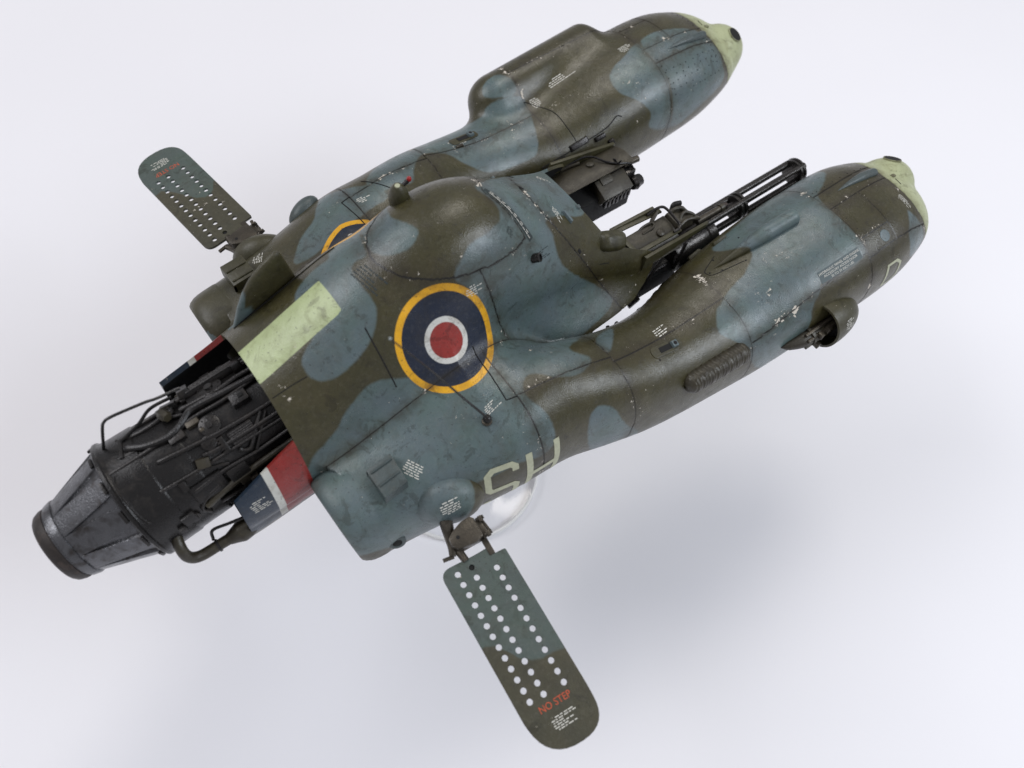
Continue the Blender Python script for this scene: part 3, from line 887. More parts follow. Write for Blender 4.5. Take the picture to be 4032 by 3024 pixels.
# access door placard
o_, U_, V_, n_ = dframe((11.86, -5.30, 2.05), (1.42, -0.10, 0.24))
pv, pf = ribbon([(-0.74, 0), (0.74, 0)], 0.34, 0.05)
P = np.array([o_ + U_ * a + V_ * b for a, b in pv])
plac = mesh_obj('placard', conform(P, 0.005), [q[::-1] for q in pf], M['tan'], S_, False)
for i, t in enumerate(('HYDRAULIC PANEL AND ENGINE', 'ACCESSORY ACCESS DOOR', '30 TO 33 INCH LBS')):
    tv, tf = text_geo(t, 0.098)
    mesh_obj('placard_text', conform(np.array([o_ + U_ * (a * 0.98) + V_ * (b + 0.055 - 0.105 * i) for a, b in tv]), 0.011), tf, M['white'], S_, False)
for o, U, w, h, r_, mt, par in (
        ((2.30, -1.55, 4.02), (1, 0.1, 0), 0.55, 0.30, 5, 'white', fuselage), ((-0.82, -3.55, 1.82), (0.5, -1, 0), 0.42, 0.34, 6, 'white', S_),
        ((1.35, -3.52, 2.41), (1, 0.2, 0), 0.36, 0.22, 5, 'white', S_), ((-3.95, -2.02, 1.20), (1, 0, 0.1), 0.42, 0.36, 6, 'white', fuselage),
        ((6.48, -3.96, 1.42), (1, 0.1, 0), 0.44, 0.28, 4, 'white', S_), ((10.25, 4.71, 1.96), (1, 0.05, 0), 1.25, 0.26, 4, 'white', P_),
        ((9.06, 4.45, 1.59), (1, 0, 0), 0.42, 0.36, 6, 'white', P_), ((6.02, 4.30, 1.51), (1, 0, 0), 0.42, 0.25, 5, 'white', P_),
        ((12.39, 4.34, 2.44), (1, 0, 0), 0.42, 0.26, 5, 'white', P_), ((5.90, 0.49, 3.62), (0.1, -1, 0), 0.50, 0.18, 4, 'white', fuselage),
        ((5.36, -0.70, 3.79), (0.3, -1, 0), 0.42, 0.16, 4, 'white', fuselage), ((4.42, -1.38, 3.62), (1, 0, 0), 0.36, 0.25, 5, 'ink', fuselage),
        ((3.62, -1.0, 4.55), (0.5, -1, 0), 0.26, 0.16, 4, 'ink', fuselage), ((15.14, -4.85, 2.19), (0.2, -1, 0), 0.52, 0.22, 6, 'white', S_),
        ((0.35, -0.25, 4.42), (0.2, -1, 0), 0.80, 0.42, 5, 'ink', fuselage), ((-0.80, 3.67, 1.79), (0.5, 1, 0), 0.36, 0.30, 6, 'white', P_),
        ((2.29, 3.38, 2.48), (1, 0, 0), 0.42, 0.22, 4, 'white', P_), ((-4.0, 1.98, 1.3), (1, 0, 0.1), 0.36, 0.20, 4, 'white', fuselage)):
    stencil(o, U, w, h, r_, M[mt], par)
# warning band curving round the front of the hatch
bp = catmull(np.array([(3.64, 0.05, 4.95), (3.78, -0.28, 4.86), (3.91, -0.54, 4.72), (4.05, -0.87, 4.42), (4.19, -1.15, 4.05)]), 8)
bp = to_skin(bp, 5); bn = skin_normal(bp); bt = np.gradient(bp, axis=0); bs = np.cross(bn, bt); bs /= np.linalg.norm(bs, axis=1)[:, None]
wd = np.linspace(0.05, 0.085, len(bp))[:, None]
bv = conform(np.vstack([bp - bs * wd, bp + bs * wd]), 0.006); nb_ = len(bp)
mesh_obj('warning_band', bv, [(i, i + 1, nb_ + i + 1, nb_ + i) for i in range(nb_ - 1)], M['ink'], fuselage, False)
for i in range(4, nb_ - 1, 2):
    for sft in (-0.03, 0.025):
        q = bp[i] + bs[i] * sft; tdir = unit(bt[i])
        if i % 4 == 0 or sft < 0:
            V = conform(np.array([q - tdir * 0.05 - bs[i] * .009, q + tdir * 0.05 - bs[i] * .009, q + tdir * 0.05 + bs[i] * .009, q - tdir * 0.05 + bs[i] * .009]), 0.012)
            mesh_obj('band_text', V, [(0, 1, 2, 3)], M['white'], fuselage, False)
# short engraved lines that end on the panel
def scribe(pts, parent, r=0.015, smooth=True):
    Q_ = np.array(pts, float)
    P = catmull(Q_, 10) if smooth else np.vstack([Q_[i] + (Q_[i + 1] - Q_[i]) * t for i in range(len(Q_) - 1) for t in np.linspace(0, 1, 9)[(1 if i else 0):]])
    P = to_skin(P, 5)
    MB().tube(P + skin_normal(P) * 0.002, r, 6).build('scribed_line', M['black'], parent)
scribe([(-0.28, -1.02, 3.94), (-0.25, -1.60, 3.35), (-0.19, -2.0, 2.69)], fuselage)
scribe([(1.85, -2.12, 2.73), (1.82, -2.84, 2.51), (1.75, -3.60, 2.43), (2.03, -3.66, 2.44)], S_, 0.015, False)
scribe([(1.85, 2.12, 2.73), (1.82, 2.84, 2.51), (1.75, 3.60, 2.43), (2.03, 3.66, 2.44)], P_, 0.015, False)
scribe([(-2.6, -0.85, 2.93), (-2.1, -0.9, 3.1), (-1.75, -0.95, 3.2)], fuselage, 0.011)

# ------------------------------------------------------------------ nacelle exhaust lips
def ring_pts(x, sgn, off=0.0, scale=1.0, n=72, xx=None):
    yc, t, b, ry, e = (float(ev(q, x)) for q in (B_yc, B_top, B_bot, B_ry, B_n))
    zc, rz = (t + b) / 2, (t - b) / 2
    out = []
    for i in range(n):
        a = 2 * math.pi * i / n; c, s = math.cos(a), math.sin(a)
        y = yc + (ry * scale + off) * math.copysign(abs(c) ** (2 / e), c)
        z = zc + (rz * scale + off) * math.copysign(abs(s) ** (2 / e), s)
        out.append((x if xx is None else xx, sgn * y, z))
    return out
for sgn in (-1, 1):
    rows = [(-1.96, -0.03), (-1.98, 0.004), (-2.04, 0.012), (-2.3, 0.012), (-2.5, 0.0), (-2.65, -0.03), (-2.78, -0.085), (-2.85, -0.15), (-2.86, -0.20), (-2.80, -0.23)]
    V = []; n = 72
    for x, off in rows:
        w_ = min(1.0, max(0.0, (-2.04 - x) / 0.7))
        V += [(a + w_ * 0.12 * (1.5 - c), b, c) for a, b, c in ring_pts(x, sgn, off)]
    F = []
    for j in range(len(rows) - 1):
        for i in range(n):
            q = (j * n + i, j * n + (i + 1) % n, (j + 1) * n + (i + 1) % n, (j + 1) * n + i)
            F.append(q if sgn > 0 else q[::-1])
    V = np.array(V)
    # the nacelle top is blended into the hull, so only keep the lip where it stands clear of the skin
    A = {'camo': camo_field(V, skin_normal(V))}
    lip = mesh_obj('exhaust_lip', V, F, M['camo'], booms[sgn], True, 40, None, A)
    V = [(a + 0.12 * (1.5 - c), b, c) for a, b, c in ring_pts(-2.80, sgn, -0.23)] + [(a + 0.12 * (1.5 - c), b, c) for a, b, c in ring_pts(-2.70, sgn, -0.25)]
    F = [(i, (i + 1) % n, n + (i + 1) % n, n + i) for i in range(n)] + [tuple(range(n, 2 * n))]
    mesh_obj('exhaust_bore', V, F if sgn > 0 else [f[::-1] for f in F], M['inside'], booms[sgn], True, 40)
    # little drain boss low on the lip
    c = np.array([-1.80, sgn * 4.27, 0.22]); nn = unit((-0.30, sgn * 0.86, 0.30))
    MB().lathe(c - nn * 0.05, nn, [(0, 0.22), (0.09, 0.22), (0.11, 0.19), (0.11, 0.12), (0.07, 0.11)], 24).build('drain_boss', M['blue_dark'], booms[sgn])
    MB().lathe(c + nn * 0.02, nn, [(0, 0.11), (0.03, 0.11), (0.05, 0.04)], 16).build('drain_cap', M['black'], booms[sgn])

# ------------------------------------------------------------------ wing hinge blisters, scoops, paddles
WA = np.array([-1.19, -5.85, 0.62]); WS = np.array([-0.095, -0.9904, -0.1]); WC = np.array([0.9935, -0.1007, 0.0536]); WN = np.array([-0.0632, -0.0943, 0.9935])
def wing_pt(s, c, n, sgn):
    p = WA + WS * s + WC * c + WN * n
    return np.array([p[0], p[1] if sgn < 0 else -p[1], p[2]])
def rounded(pts, n=6):
    out = []
    m_ = len(pts)
    for i, (x, y, r) in enumerate(pts):
        p = np.array([x, y]); a = np.array(pts[i - 1][:2]); b = np.array(pts[(i + 1) % m_][:2])
        if r <= 0:
            out.append(p); continue
        da, db = unit(a - p), unit(b - p)
        for t in np.linspace(0, 1, n):
            out.append((p + da * r) * (1 - t) ** 2 + p * 2 * t * (1 - t) + (p + db * r) * t * t)
    return out
OUT = rounded([(-0.24, -0.335, 0.28), (-0.19, 0.55, 0), (-0.19, 0.90, 0.03), (0.0, 0.93, 0.02), (0.02, 1.255, 0.05), (3.45, 1.275, 0), (4.36, 1.245, 0.62), (4.36, -0.23, 0.80), (3.45, -0.325, 0)], 9)
HOLES = [(0.004 + 0.2606 * i, 0.012, 0.070) for i in range(13)] + [(0.275 + 0.2612 * i, 0.354, 0.070) for i in range(12)] + [(0.31 + 0.2597 * i, 0.864, 0.070) for i in range(12)] + [(0.025, 0.364, 0.066)]
def plate_mesh(thick, bev):
    cu = bpy.data.curves.new('w', 'CURVE'); cu.dimensions = '2D'; cu.fill_mode = 'BOTH'; cu.extrude = thick / 2 - bev; cu.bevel_depth = bev; cu.bevel_resolution = 1; cu.offset = -bev
    loops = [OUT] + [[(s + r * math.cos(2 * math.pi * i / 20), c + r * math.sin(2 * math.pi * i / 20)) for i in range(20)] for s, c, r in HOLES]
    for lp in loops:
        sp = cu.splines.new('POLY'); sp.points.add(len(lp) - 1)
        for q, p in zip(sp.points, lp):
            q.co = (p[0], p[1], 0, 1)
        sp.use_cyclic_u = True
    ob = bpy.data.objects.new('w', cu); COL.objects.link(ob)
    me = bpy.data.meshes.new_from_object(ob.evaluated_get(bpy.context.evaluated_depsgraph_get()))
    V = np.array([tuple(v.co) for v in me.vertices]); F = [tuple(p.vertices) for p in me.polygons]
    bpy.data.objects.remove(ob); bpy.data.curves.remove(cu); bpy.data.meshes.remove(me)
    return V, F
PV_, PF_ = plate_mesh(0.08, 0.012)
tri_ = np.array([(f[0], f[i], f[i + 1]) for f in PF_ for i in range(1, len(f) - 1)])
ps = Skin(0, PV_, tri_)
parts_ = [tri_]
for lv in np.arange(0.6, 3.4, 0.14):
    nx_ = []
    for t_ in parts_[-1:]:
        a_, b_ = ps.split(t_, lambda p: p[:, 0], lv); nx_ += [a_, b_]
    parts_ = parts_[:-1] + nx_
out_ = []
for t_ in parts_:
    for lv in (0.0, 0.2, 0.4, 0.6, 0.8, 1.0, 1.15):
        a_, t_ = ps.split(t_, lambda p: p[:, 1], lv); out_.append(a_)
    out_.append(t_)
PV_, PF_ = ps.V, [tuple(t) for t in np.vstack(out_)]
for sgn in (-1, 1):
    par = booms[sgn]
    mir = lambda v: (v[0], v[1] if sgn < 0 else -v[1], v[2])
    V = np.array([wing_pt(a, b, c, sgn) for a, b, c in PV_])
    s_, c_ = PV_[:, 0], PV_[:, 1]
    if sgn < 0:
        field = np.interp(c_, [-0.25, -0.06, 0.14, 0.28, 0.5, 0.73, 0.975, 1.22], [1.67, 1.75, 2.02, 2.25, 2.42, 2.52, 2.51, 2.58]) - s_
    else:
        field = s_ - np.interp(c_, [-0.3, -0.1, 0.1, 0.3, 0.5, 0.7, 0.9, 1.05, 1.2], [2.7, 2.75, 2.5, 2.15, 1.75, 1.62, 1.62, 1.75, 2.0])
    paddle = mesh_obj('paddle_wing', V, PF_ if sgn < 0 else [f[::-1] for f in PF_], M['plate'], craft, True, 30, None, {'camo': np.clip(field, -.5, .5)})
    paddle['label'] = 'perforated %s paddle wing with three rows of round holes' % ('starboard' if sgn < 0 else 'port')
    # blind hole, dark inside
    for dz in (-0.02,):
        MB().lathe(wing_pt(0.025, 0.364, dz - 0.03, sgn), WN if sgn < 0 else np.array([WN[0], -WN[1], WN[2]]), [(0, 0.095), (0.05, 0.095)], 20).build('blind_hole', M['black'], paddle)
    top = 0.0445
    tv, tf = text_geo('NO STEP', 0.215)
    if sgn < 0:
        fr = (wing_pt(3.475, 0.475, top, sgn), unit(WC + WS * 0.02), -WS, WN)
    else:
        fr = (wing_pt(3.475, 0.475, top, sgn), -unit(np.array([WC[0], -WC[1], WC[2]])), -np.array([WS[0], -WS[1], WS[2]]), np.array([WN[0], -WN[1], WN[2]]))
    mesh_obj('no_step_text', [fr[0] + fr[1] * a * 0.92 + fr[2] * b for a, b in tv], tf, M['orange'], paddle, False)
    o2 = wing_pt(3.78, 0.46, top, sgn)
    stencil((1, 1, 1), None, 0.55, 0.30, 6, M['white'], paddle, flat=(o2, fr[1], fr[2], fr[3]), seed=5)
    # hinge: arm out of the blister, block, clevis with bolts, tongues into the paddle
    nrm_ = np.array(mir(WN))
    P3 = lambda s, c, n: wing_pt(s, c, n, sgn)
    hb = MB(); hb.prism([P3(*q) for q in [(-0.86, 0.34, 0.0), (-0.97, 0.62, 0.0), (-0.98, 0.86, 0.0), (-0.90, 0.94, 0.0), (-0.44, 0.93, 0.0), (-0.38, 0.72, 0.0), (-0.44, 0.28, 0.0), (-0.58, 0.19, 0.0), (-0.76, 0.20, 0.0)]][::(1 if sgn < 0 else -1)], nrm_ * 0.30)
    hinge = hb.build('hinge_block', M['steel'], paddle, 0.035)
    MB().lathe(P3(-0.685, 0.40, 0.29), nrm_, [(0, 0.045), (0.014, 0.045)], 16).build('hinge_pin_hole', M['black'], paddle)
    MB().prism([P3(*q) for q in [(-0.84, 0.25, -0.1), (-0.80, 0.93, -0.1), (-0.40, 0.93, -0.1), (-0.40, 0.24, -0.1)]][::(1 if sgn < 0 else -1)], nrm_ * 0.13).build('hinge_plate', M['steel'], paddle, 0.02)
    MB().tube([P3(-1.35, 0.42, 0.05), P3(-1.05, 0.33, 0.06), P3(-0.86, 0.28, 0.02), P3(-0.62, 0.22, -0.02), P3(-0.42, 0.12, -0.02)], [0.17, 0.15, 0.13, 0.11, 0.08], 10, 5).build('hinge_arm', M['steel'], paddle)
    ck = MB(); ck.prism([P3(*q) for q in [(-0.86, 0.93, 0.02), (-0.80, 1.06, 0.02), (-0.42, 1.10, 0.02), (-0.38, 0.93, 0.02)]][::(1 if sgn < 0 else -1)], nrm_ * 0.16)
    ck.build('clevis', M['steel'], paddle, 0.02)
    for s in (-0.84, -0.45):
        MB().cyl(P3(s, 0.97, 0.14), P3(s, 1.16, 0.20), 0.06, 0.05, 10).build('clevis_bolt', M['steel'], paddle)
        MB().box(P3(s + 0.02, 1.06, 0.24), (0.09, 0.14, 0.09), WC, -WS, WN).build('clevis_nut', M['steel'], paddle, 0.015)
    MB().cyl(P3(-0.80, 1.10, 0.12), P3(-0.46, 1.14, 0.12), 0.035, None, 8).build('clevis_rod', M['steel'], paddle)
    MB().prism([P3(*q) for q in [(-0.45, 0.86, -0.03), (-0.45, 1.0, -0.03), (0.0, 1.0, -0.03), (0.0, 0.86, -0.03)]][::(1 if sgn < 0 else -1)], nrm_ * 0.09).build('hinge_tongue', M['steel'], paddle, 0.01)
    MB().cyl(P3(-0.45, 0.30, -0.02), P3(-0.16, 0.33, 0.0), 0.10, 0.09, 12).build('hinge_tongue', M['steel'], paddle)
    MB().cyl(P3(-0.44, -0.12, -0.02), P3(-0.40, 0.14, -0.02), 0.05, 0.05, 8).build('hinge_stub', M['steel'], paddle)
    # blister covering the hinge root
    V = []
    bl = MB(); bl.ell(mir((-0.38, -4.30, 0.86)), (0.86, 0.58, 0.80), X=unit((1, -0.25, 0)), Y=np.array([0.0, 1.0, 0]), nu=40, nv=24)
    Vb = np.array(bl.V)
    f = ((Vb[:, 0] + 0.38) * 0.8 - (Vb[:, 2] - 0.86) * 0.5 - 0.12) if sgn < 0 else (Vb[:, 0] * 0 + 0.5)
    blr = bl.build('hinge_blister', M['camo'], par, attrs={'camo': np.clip(-f * 1.0 if sgn < 0 else -f, -.5, .5)})
    th_ = np.linspace(0, 2 * math.pi, 80)
    if sgn < 0:
        fr2 = dframe((-0.38, -4.62, 1.10), (1, -0.2, 0.05), (-0.2, -0.85, 0.5))
        c0 = np.array([-0.40, -4.30, 0.86])
        nn = unit((-0.22, -0.52, 0.82)); Uu = unit(np.array([1, -0.15, 0.08]) - nn * (np.array([1, -0.15, 0.08]) @ nn))
        ctr = c0 + nn * 0.70
        st = stencil((2, 2, 2), None, 0.50, 0.34, 6, M['white'], blr, flat=(ctr, Uu, np.cross(nn, Uu), nn), seed=11)
        me = st.data
        for v in me.vertices:     # drop every dash onto the blister
            d = np.array(v.co) - c0
            q = d / np.array([0.86, 0.58, 0.80]); v.co = tuple(c0 + d / np.linalg.norm(q) * 1.012)
    # intake scoop: raised plate with two ribs and a front filled with black
    A_, B_, C_, D_ = (np.array(mir(q)) for q in ((-1.72, -3.06, 2.0), (-1.72, -3.84, 1.93), (-1.12, -3.82, 2.03), (-1.08, -3.06, 2.10)))
    dn = np.array([0, 0, -1.0])
    flip = 1 if sgn < 0 else -1
    MB().prism([A_, B_, C_, D_][::flip], dn * 0.06).build('scoop_plate', M['blue_dark'] if sgn < 0 else M['olive'], par, 0.012)
    sw = MB()
    for p, q in ((A_, D_), (B_, C_), (A_, B_)):
        h_ = dn * 0.33; side = unit(np.cross(q - p, dn)) * 0.05
        sw.prism([p + dn * .05, q + dn * .05, q + h_, p + h_][::flip], side * (1 if sgn < 0 else -1) * (-1 if (p is A_ and q is D_) else 1))
    sw.build('scoop_wall', M['blue_dark'] if sgn < 0 else M['olive'], par)
    for t in (0.16, 0.62):
        a = A_ * (1 - t) + B_ * t; b = D_ * (1 - t) + C_ * t
        MB().cyl(a * 0.94 + b * 0.06 + (0, 0, .012), b * 0.94 + a * 0.06 + (0, 0, .012), 0.028, None, 8).build('scoop_rib', M['blue_dark'] if sgn < 0 else M['olive'], par)
    MB().prism([C_ + dn * .1, D_ + dn * .1, D_ + dn * .3, C_ + dn * .3], np.array([-0.04, 0, 0])).build('dark_scoop_mouth', M['black'], par)  # black slab paints in the shade of the open gap

# whip antenna on the starboard shoulder, small blister on the port shoulder
ab = to_skin(np.array([[1.12, -3.71, 2.27]]))[0]
MB().lathe(ab - (0, 0, .02), (0, 0, 1), [(0, 0.13), (0.035, 0.12), (0.05, 0.08)], 20).build('antenna_base', M['steel'], S_)
MB().ell(ab + (0, 0, 0.10), (0.105, 0.105, 0.105), nu=18, nv=12).build('antenna_ball', M['engine2'], S_)
MB().tube([ab + (0, 0, 0.15), (0.62, -3.42, 3.45), (0.02, -3.10, 4.72), (-0.65, -2.8, 6.07)], [0.032, 0.026, 0.020, 0.016], 8, 6).build('whip_antenna', M['engine2'], S_)
MB().ell((-0.65, -2.8, 6.08), (0.03, 0.03, 0.03), nu=10, nv=6).build('antenna_tip', M['edge'], S_)
MB().ell((1.05, 4.55, 1.62), (0.52, 0.30, 0.34), X=unit((1, 0.2, 0.2)), nu=24, nv=14).build('antenna_blister', M['blue_dark'], P_)

# ------------------------------------------------------------------ fin, mast and fittings on the hull
fin_o = [(-2.48, 2.40), (-2.42, 2.66), (-2.33, 2.86), (-2.17, 3.24), (-1.96, 3.63), (-1.72, 3.95), (-1.38, 4.24), (-1.06, 4.42), (-0.95, 4.45), (-0.88, 4.38), (-0.80, 4.0), (-0.66, 3.30), (-0.62, 2.9), (-1.5, 2.45)]
cx_ = sum(p[0] for p in fin_o) / len(fin_o); cz_ = sum(p[1] for p in fin_o) / len(fin_o)
V, F = [], []
nf = len(fin_o)
for k, (sc, y) in enumerate(((0.90, 1.375), (0.97, 1.395), (1.0, 1.43), (1.0, 1.47), (0.97, 1.505), (0.90, 1.525))):
    V += [(cx_ + (x - cx_) * sc, y, cz_ + (z - cz_) * sc) for x, z in fin_o]
for k in range(5):
    F += [(k * nf + i, k * nf + (i + 1) % nf, (k + 1) * nf + (i + 1) % nf, (k + 1) * nf + i) for i in range(nf)]
F += [tuple(range(nf - 1, -1, -1)), tuple(5 * nf + i for i in range(nf))]
fv = np.array(V)
fin = mesh_obj('tail_fin', V, F, M['camo'], fuselage, True, 50, None, {'camo': np.clip(-(fv[:, 0] + 2.02 + 0.1 * fv[:, 2] * 0 - 0.12 * np.sin(fv[:, 2] * 2)), -.5, .5)})
MB().prism([(-2.52, 1.32, 2.48), (-2.30, 1.32, 2.57), (-2.30, 1.58, 2.57), (-2.52, 1.58, 2.48)], (0, 0, 0.09)).build('fin_foot', M['blue'], fuselage, 0.03)
scribe([(-2.4, 1.36, 2.72), (-1.6, 1.31, 3.16), (-0.7, 1.25, 3.6), (0.3, 1.2, 4.0)], fuselage, 0.02)

mb_ = np.array([1.98, 1.02, 4.78])
MB().lathe(mb_, (-0.08, -0.03, 1), [(-0.3, 0.25), (0.0, 0.24), (0.16, 0.225), (0.29, 0.19), (0.38, 0.14), (0.43, 0.10), (0.44, 0.09), (0.442, 0.0)], 28, caps=False).build('sensor_mast', M['olive'], fuselage)
MB().lathe(mb_ + np.array((-0.08, -0.03, 1)) * 0.434, (-0.08, -0.03, 1), [(0, 0.065), (0.012, 0.06)], 16).build('mast_lens', M['cream'], fuselage)
MB().cyl(mb_ + (0.10, 0.0, 0.34), mb_ + (0.24, 0.0, 0.42), 0.045, 0.06, 12).build('lamp_bracket', M['engine2'], fuselage)
MB().ell(mb_ + (0.28, 0.0, 0.45), (0.06, 0.06, 0.07), nu=14, nv=10).build('red_lamp', M['red'], fuselage)

bk = to_skin(np.array([[4.10, -1.41, 3.69]]))[0]; bn_ = skin_normal(bk[None])[0]
bdir = unit(bn_ + np.array([0.35, 0.2, 0.1]))
MB().lathe(bk - bdir * 0.03, bdir, [(0, 0.115), (0.20, 0.115), (0.21, 0.075), (0.12, 0.07)], 20, caps=False).build('vent_pipe', M['engine2'], fuselage)
MB().lathe(bk, bdir, [(0, 0.07), (0.14, 0.07)], 16).build('vent_bore', M['black'], fuselage)

# moulded housing at the starboard corner of the brow
hc = to_skin(np.array([[6.72, -1.36, 2.55]]))[0]; hn = skin_normal(hc[None])[0]
hx = unit(np.array([1, -0.08, -0.45]) - hn * (np.array([1, -0.08, -0.45]) @ hn)); hy = np.cross(hn, hx)
V = []
for z_, ex, ey in ((-0.12, 0.42, 0.27), (0.04, 0.42, 0.27), (0.14, 0.38, 0.22), (0.21, 0.31, 0.15), (0.23, 0.24, 0.08)):
    for i in range(28):
        a = 2 * math.pi * i / 28
        c, s = math.cos(a), math.sin(a)
        V.append(hc + hn * z_ + hx * (ex * math.copysign(abs(c) ** 0.55, c) + (0.05 if z_ > 0 else 0)) + hy * ey * math.copysign(abs(s) ** 0.55, s))
F = []
for j in range(4):
    F += [(j * 28 + i, j * 28 + (i + 1) % 28, (j + 1) * 28 + (i + 1) % 28, (j + 1) * 28 + i) for i in range(28)]
F.append(tuple(4 * 28 + i for i in range(28)))
mesh_obj('sight_housing', V, F, M['olive'], fuselage, True, 50)
def bar_on(p, d, l, w, h, name, mat, parent):
    p = to_skin(np.array([p]))[0]; n = skin_normal(p[None])[0]; d = unit(np.array(d, float) - n * (np.array(d, float) @ n)); q = np.cross(n, d)
    return MB().box(p + n * (h / 2 - 0.02), (l, w, h + 0.04), d, q, n, 0.8).build(name, mat, parent, min(w, h) * 0.3)
bar_on((5.62, -0.80, 3.62), (0.5, -1, 0), 0.42, 0.09, 0.08, 'brow_cleat', M['blue'], fuselage)
bar_on((6.17, -0.60, 3.45), (1, 0, 0), 0.12, 0.12, 0.06, 'brow_stud', M['blue'], fuselage)
bar_on((4.88, 0.17, 4.20), (0.3, -1, 0), 0.16, 0.08, 0.012, 'brow_slot', M['black'], fuselage)
bar_on((5.62, -1.46, 2.97), (0.6, -1, -1), 0.16, 0.10, 0.012, 'brow_slot', M['black'], fuselage)
bar_on((6.40, -1.70, 2.20), (1, 0, -0.4), 0.9, 0.03, 0.004, 'scribed_slot', M['black'], fuselage)
bar_on((5.15, 0.9, 3.75), (0.2, 1, -0.4), 0.34, 0.05, 0.012, 'brow_slot', M['black'], fuselage)
bar_on((4.9, 1.25, 3.45), (0.2, 1, -0.6), 0.22, 0.08, 0.06, 'brow_cleat', M['blue'], fuselage)

# ------------------------------------------------------------------ fairings on the pods
def half_teardrop(name, tip, end, r, sgn, mat, attrs=None, blunt=0.02, lift=0.35):
    """pointed at the rear, flat round face at the front, half sunk in the skin"""
    tip = np.array(tip, float); end = np.array(end, float)
    tip[1] *= -sgn; end[1] *= -sgn
    N_, n = 26, 24
    P = to_skin(np.array([tip * (1 - t) + end * t for t in np.linspace(0, 1, N_)]), 5)
    a = unit(P[-1] - P[0])
    V = []
    for i, p in enumerate(P):
        t = i / (N_ - 1)
        rr = r * min(1.0, (t / 0.62) ** 0.75) if t > 0 else 0.004
        nn = skin_normal(p[None])[0]; nn = unit(nn - a * (nn @ a)); q = np.cross(nn, a)
        c = p + nn * (rr * lift)
        for j in range(n):
            w = 2 * math.pi * j / n
            V.append(c + nn * rr * math.cos(w) + q * rr * math.sin(w))
    F = []
    for i in range(N_ - 1):
        F += [(i * n + j, i * n + (j + 1) % n, (i + 1) * n + (j + 1) % n, (i + 1) * n + j) for j in range(n)]
    k = len(V)
    last = np.array(V[-n:]); c = last.mean(0)
    V += [c + (q_ - c) * 0.9 + a * 0.035 for q_ in last]
    F += [((N_ - 1) * n + j, (N_ - 1) * n + (j + 1) % n, k + (j + 1) % n, k + j) for j in range(n)]
    F.append(tuple(k + j for j in range(n)))
    V = np.array(V)
    A = {'camo': camo_field(V, np.tile(PD, (len(V), 1)))}
    return mesh_obj(name, V, F, mat, booms[sgn], True, 40, None, A)
half_teardrop('long_fairing', (9.20, -3.32, 1.53), (11.80, -3.52, 2.28), 0.225, -1, M['camo'], lift=0.45)
V = to_skin(catmull(np.array([(9.55, -3.02, 1.5), (9.0, -3.22, 1.45), (8.92, -3.34, 1.5), (9.02, -3.46, 1.55), (9.5, -3.56, 1.70), (9.9, -3.66, 1.82)]), 8), 5)
MB().tube(V, 0.012, 6).build('fairing_flange', M['black'], S_)
for sgn in (-1, 1):
    half_teardrop('nose_fairing', (13.55, -3.57, 2.41), (15.22, -3.62, 2.22), 0.135, sgn, M['blue_dark'], lift=0.05)
    # gun port in the nose bulge
    c = np.array([16.66, -3.44, 1.74]); c[1] *= -sgn
    c = to_skin(c[None])[0]; n_ = skin_normal(c[None])[0]
    MB().lathe(c - n_ * 0.06, n_, [(0, 0.27), (0.065, 0.27), (0.075, 0.255), (0.07, 0.24)], 24).build('nose_port_rim', M['primer'], booms[sgn])
    MB().lathe(c - n_ * 0.05, n_, [(0, 0.245), (0.064, 0.245)], 24).build('nose_port', M['black'], booms[sgn])
    bar_on((15.80, 3.98 * sgn, 2.12), (1, 0, 0), 0.20, 0.12, 0.06, 'nose_catch', M['primer'], booms[sgn])
    bar_on((15.72, 4.22 * sgn, 2.14), (0.2, 1, 0), 0.30, 0.03, 0.01, 'nose_slot', M['black'], booms[sgn])
# rivets round the nose panels: tiny, one part per panel
def rivets(pts, parent, r=0.030):
    P = to_skin(np.array(pts, float), 4); N_ = skin_normal(P)
    b = MB()
    for p, n in zip(P, N_):
        b.lathe(p - n * 0.004, n, [(0, r), (0.012, r * 0.8), (0.014, 0.0)], 8, caps=False)
    ob = b.build('rivets', M['black'], parent); ob['kind'] = 'stuff'
rp = []
for y in (3.05, 2.88, 2.72, 2.55, 2.40):
    for i in range(9):
        if rnd.random() < 0.8:
            rp.append((13.05 + i * 0.27 + rnd.uniform(-.04, .04), y + rnd.uniform(-.03, .03), 2.2 - (3.2 - y) * 0.6))
rp += [(12.95, y, 2.0) for y in np.arange(2.4, 5.4, 0.22)] + [(15.2, y, 2.0) for y in np.arange(2.6, 5.2, 0.22)]
rivets(rp, P_, 0.021)
rivets([(12.95, -y, 2.3) for y in np.arange(3.2, 5.6, 0.4)] + [(x, -3.22, 2.3) for x in np.arange(13.1, 15.2, 0.34)], S_, 0.016)
rivets([(9.4, -3.06, 1.6), (9.0, -3.36, 1.5), (9.3, -3.5, 1.6), (9.95, -3.68, 1.8), (10.4, -2.98, 1.8), (5.86, -4.5, 1.4), (6.66, -4.46, 1.3)], S_, 0.03)
disc = to_skin(np.array([[13.62, -5.36, 2.2]]))[0]; dn_ = skin_normal(disc[None])[0]
MB().lathe(disc - dn_ * 0.01, dn_, [(0, 0.17), (0.016, 0.17), (0.02, 0.15)], 28).build('filler_cap', M['blue'], S_)

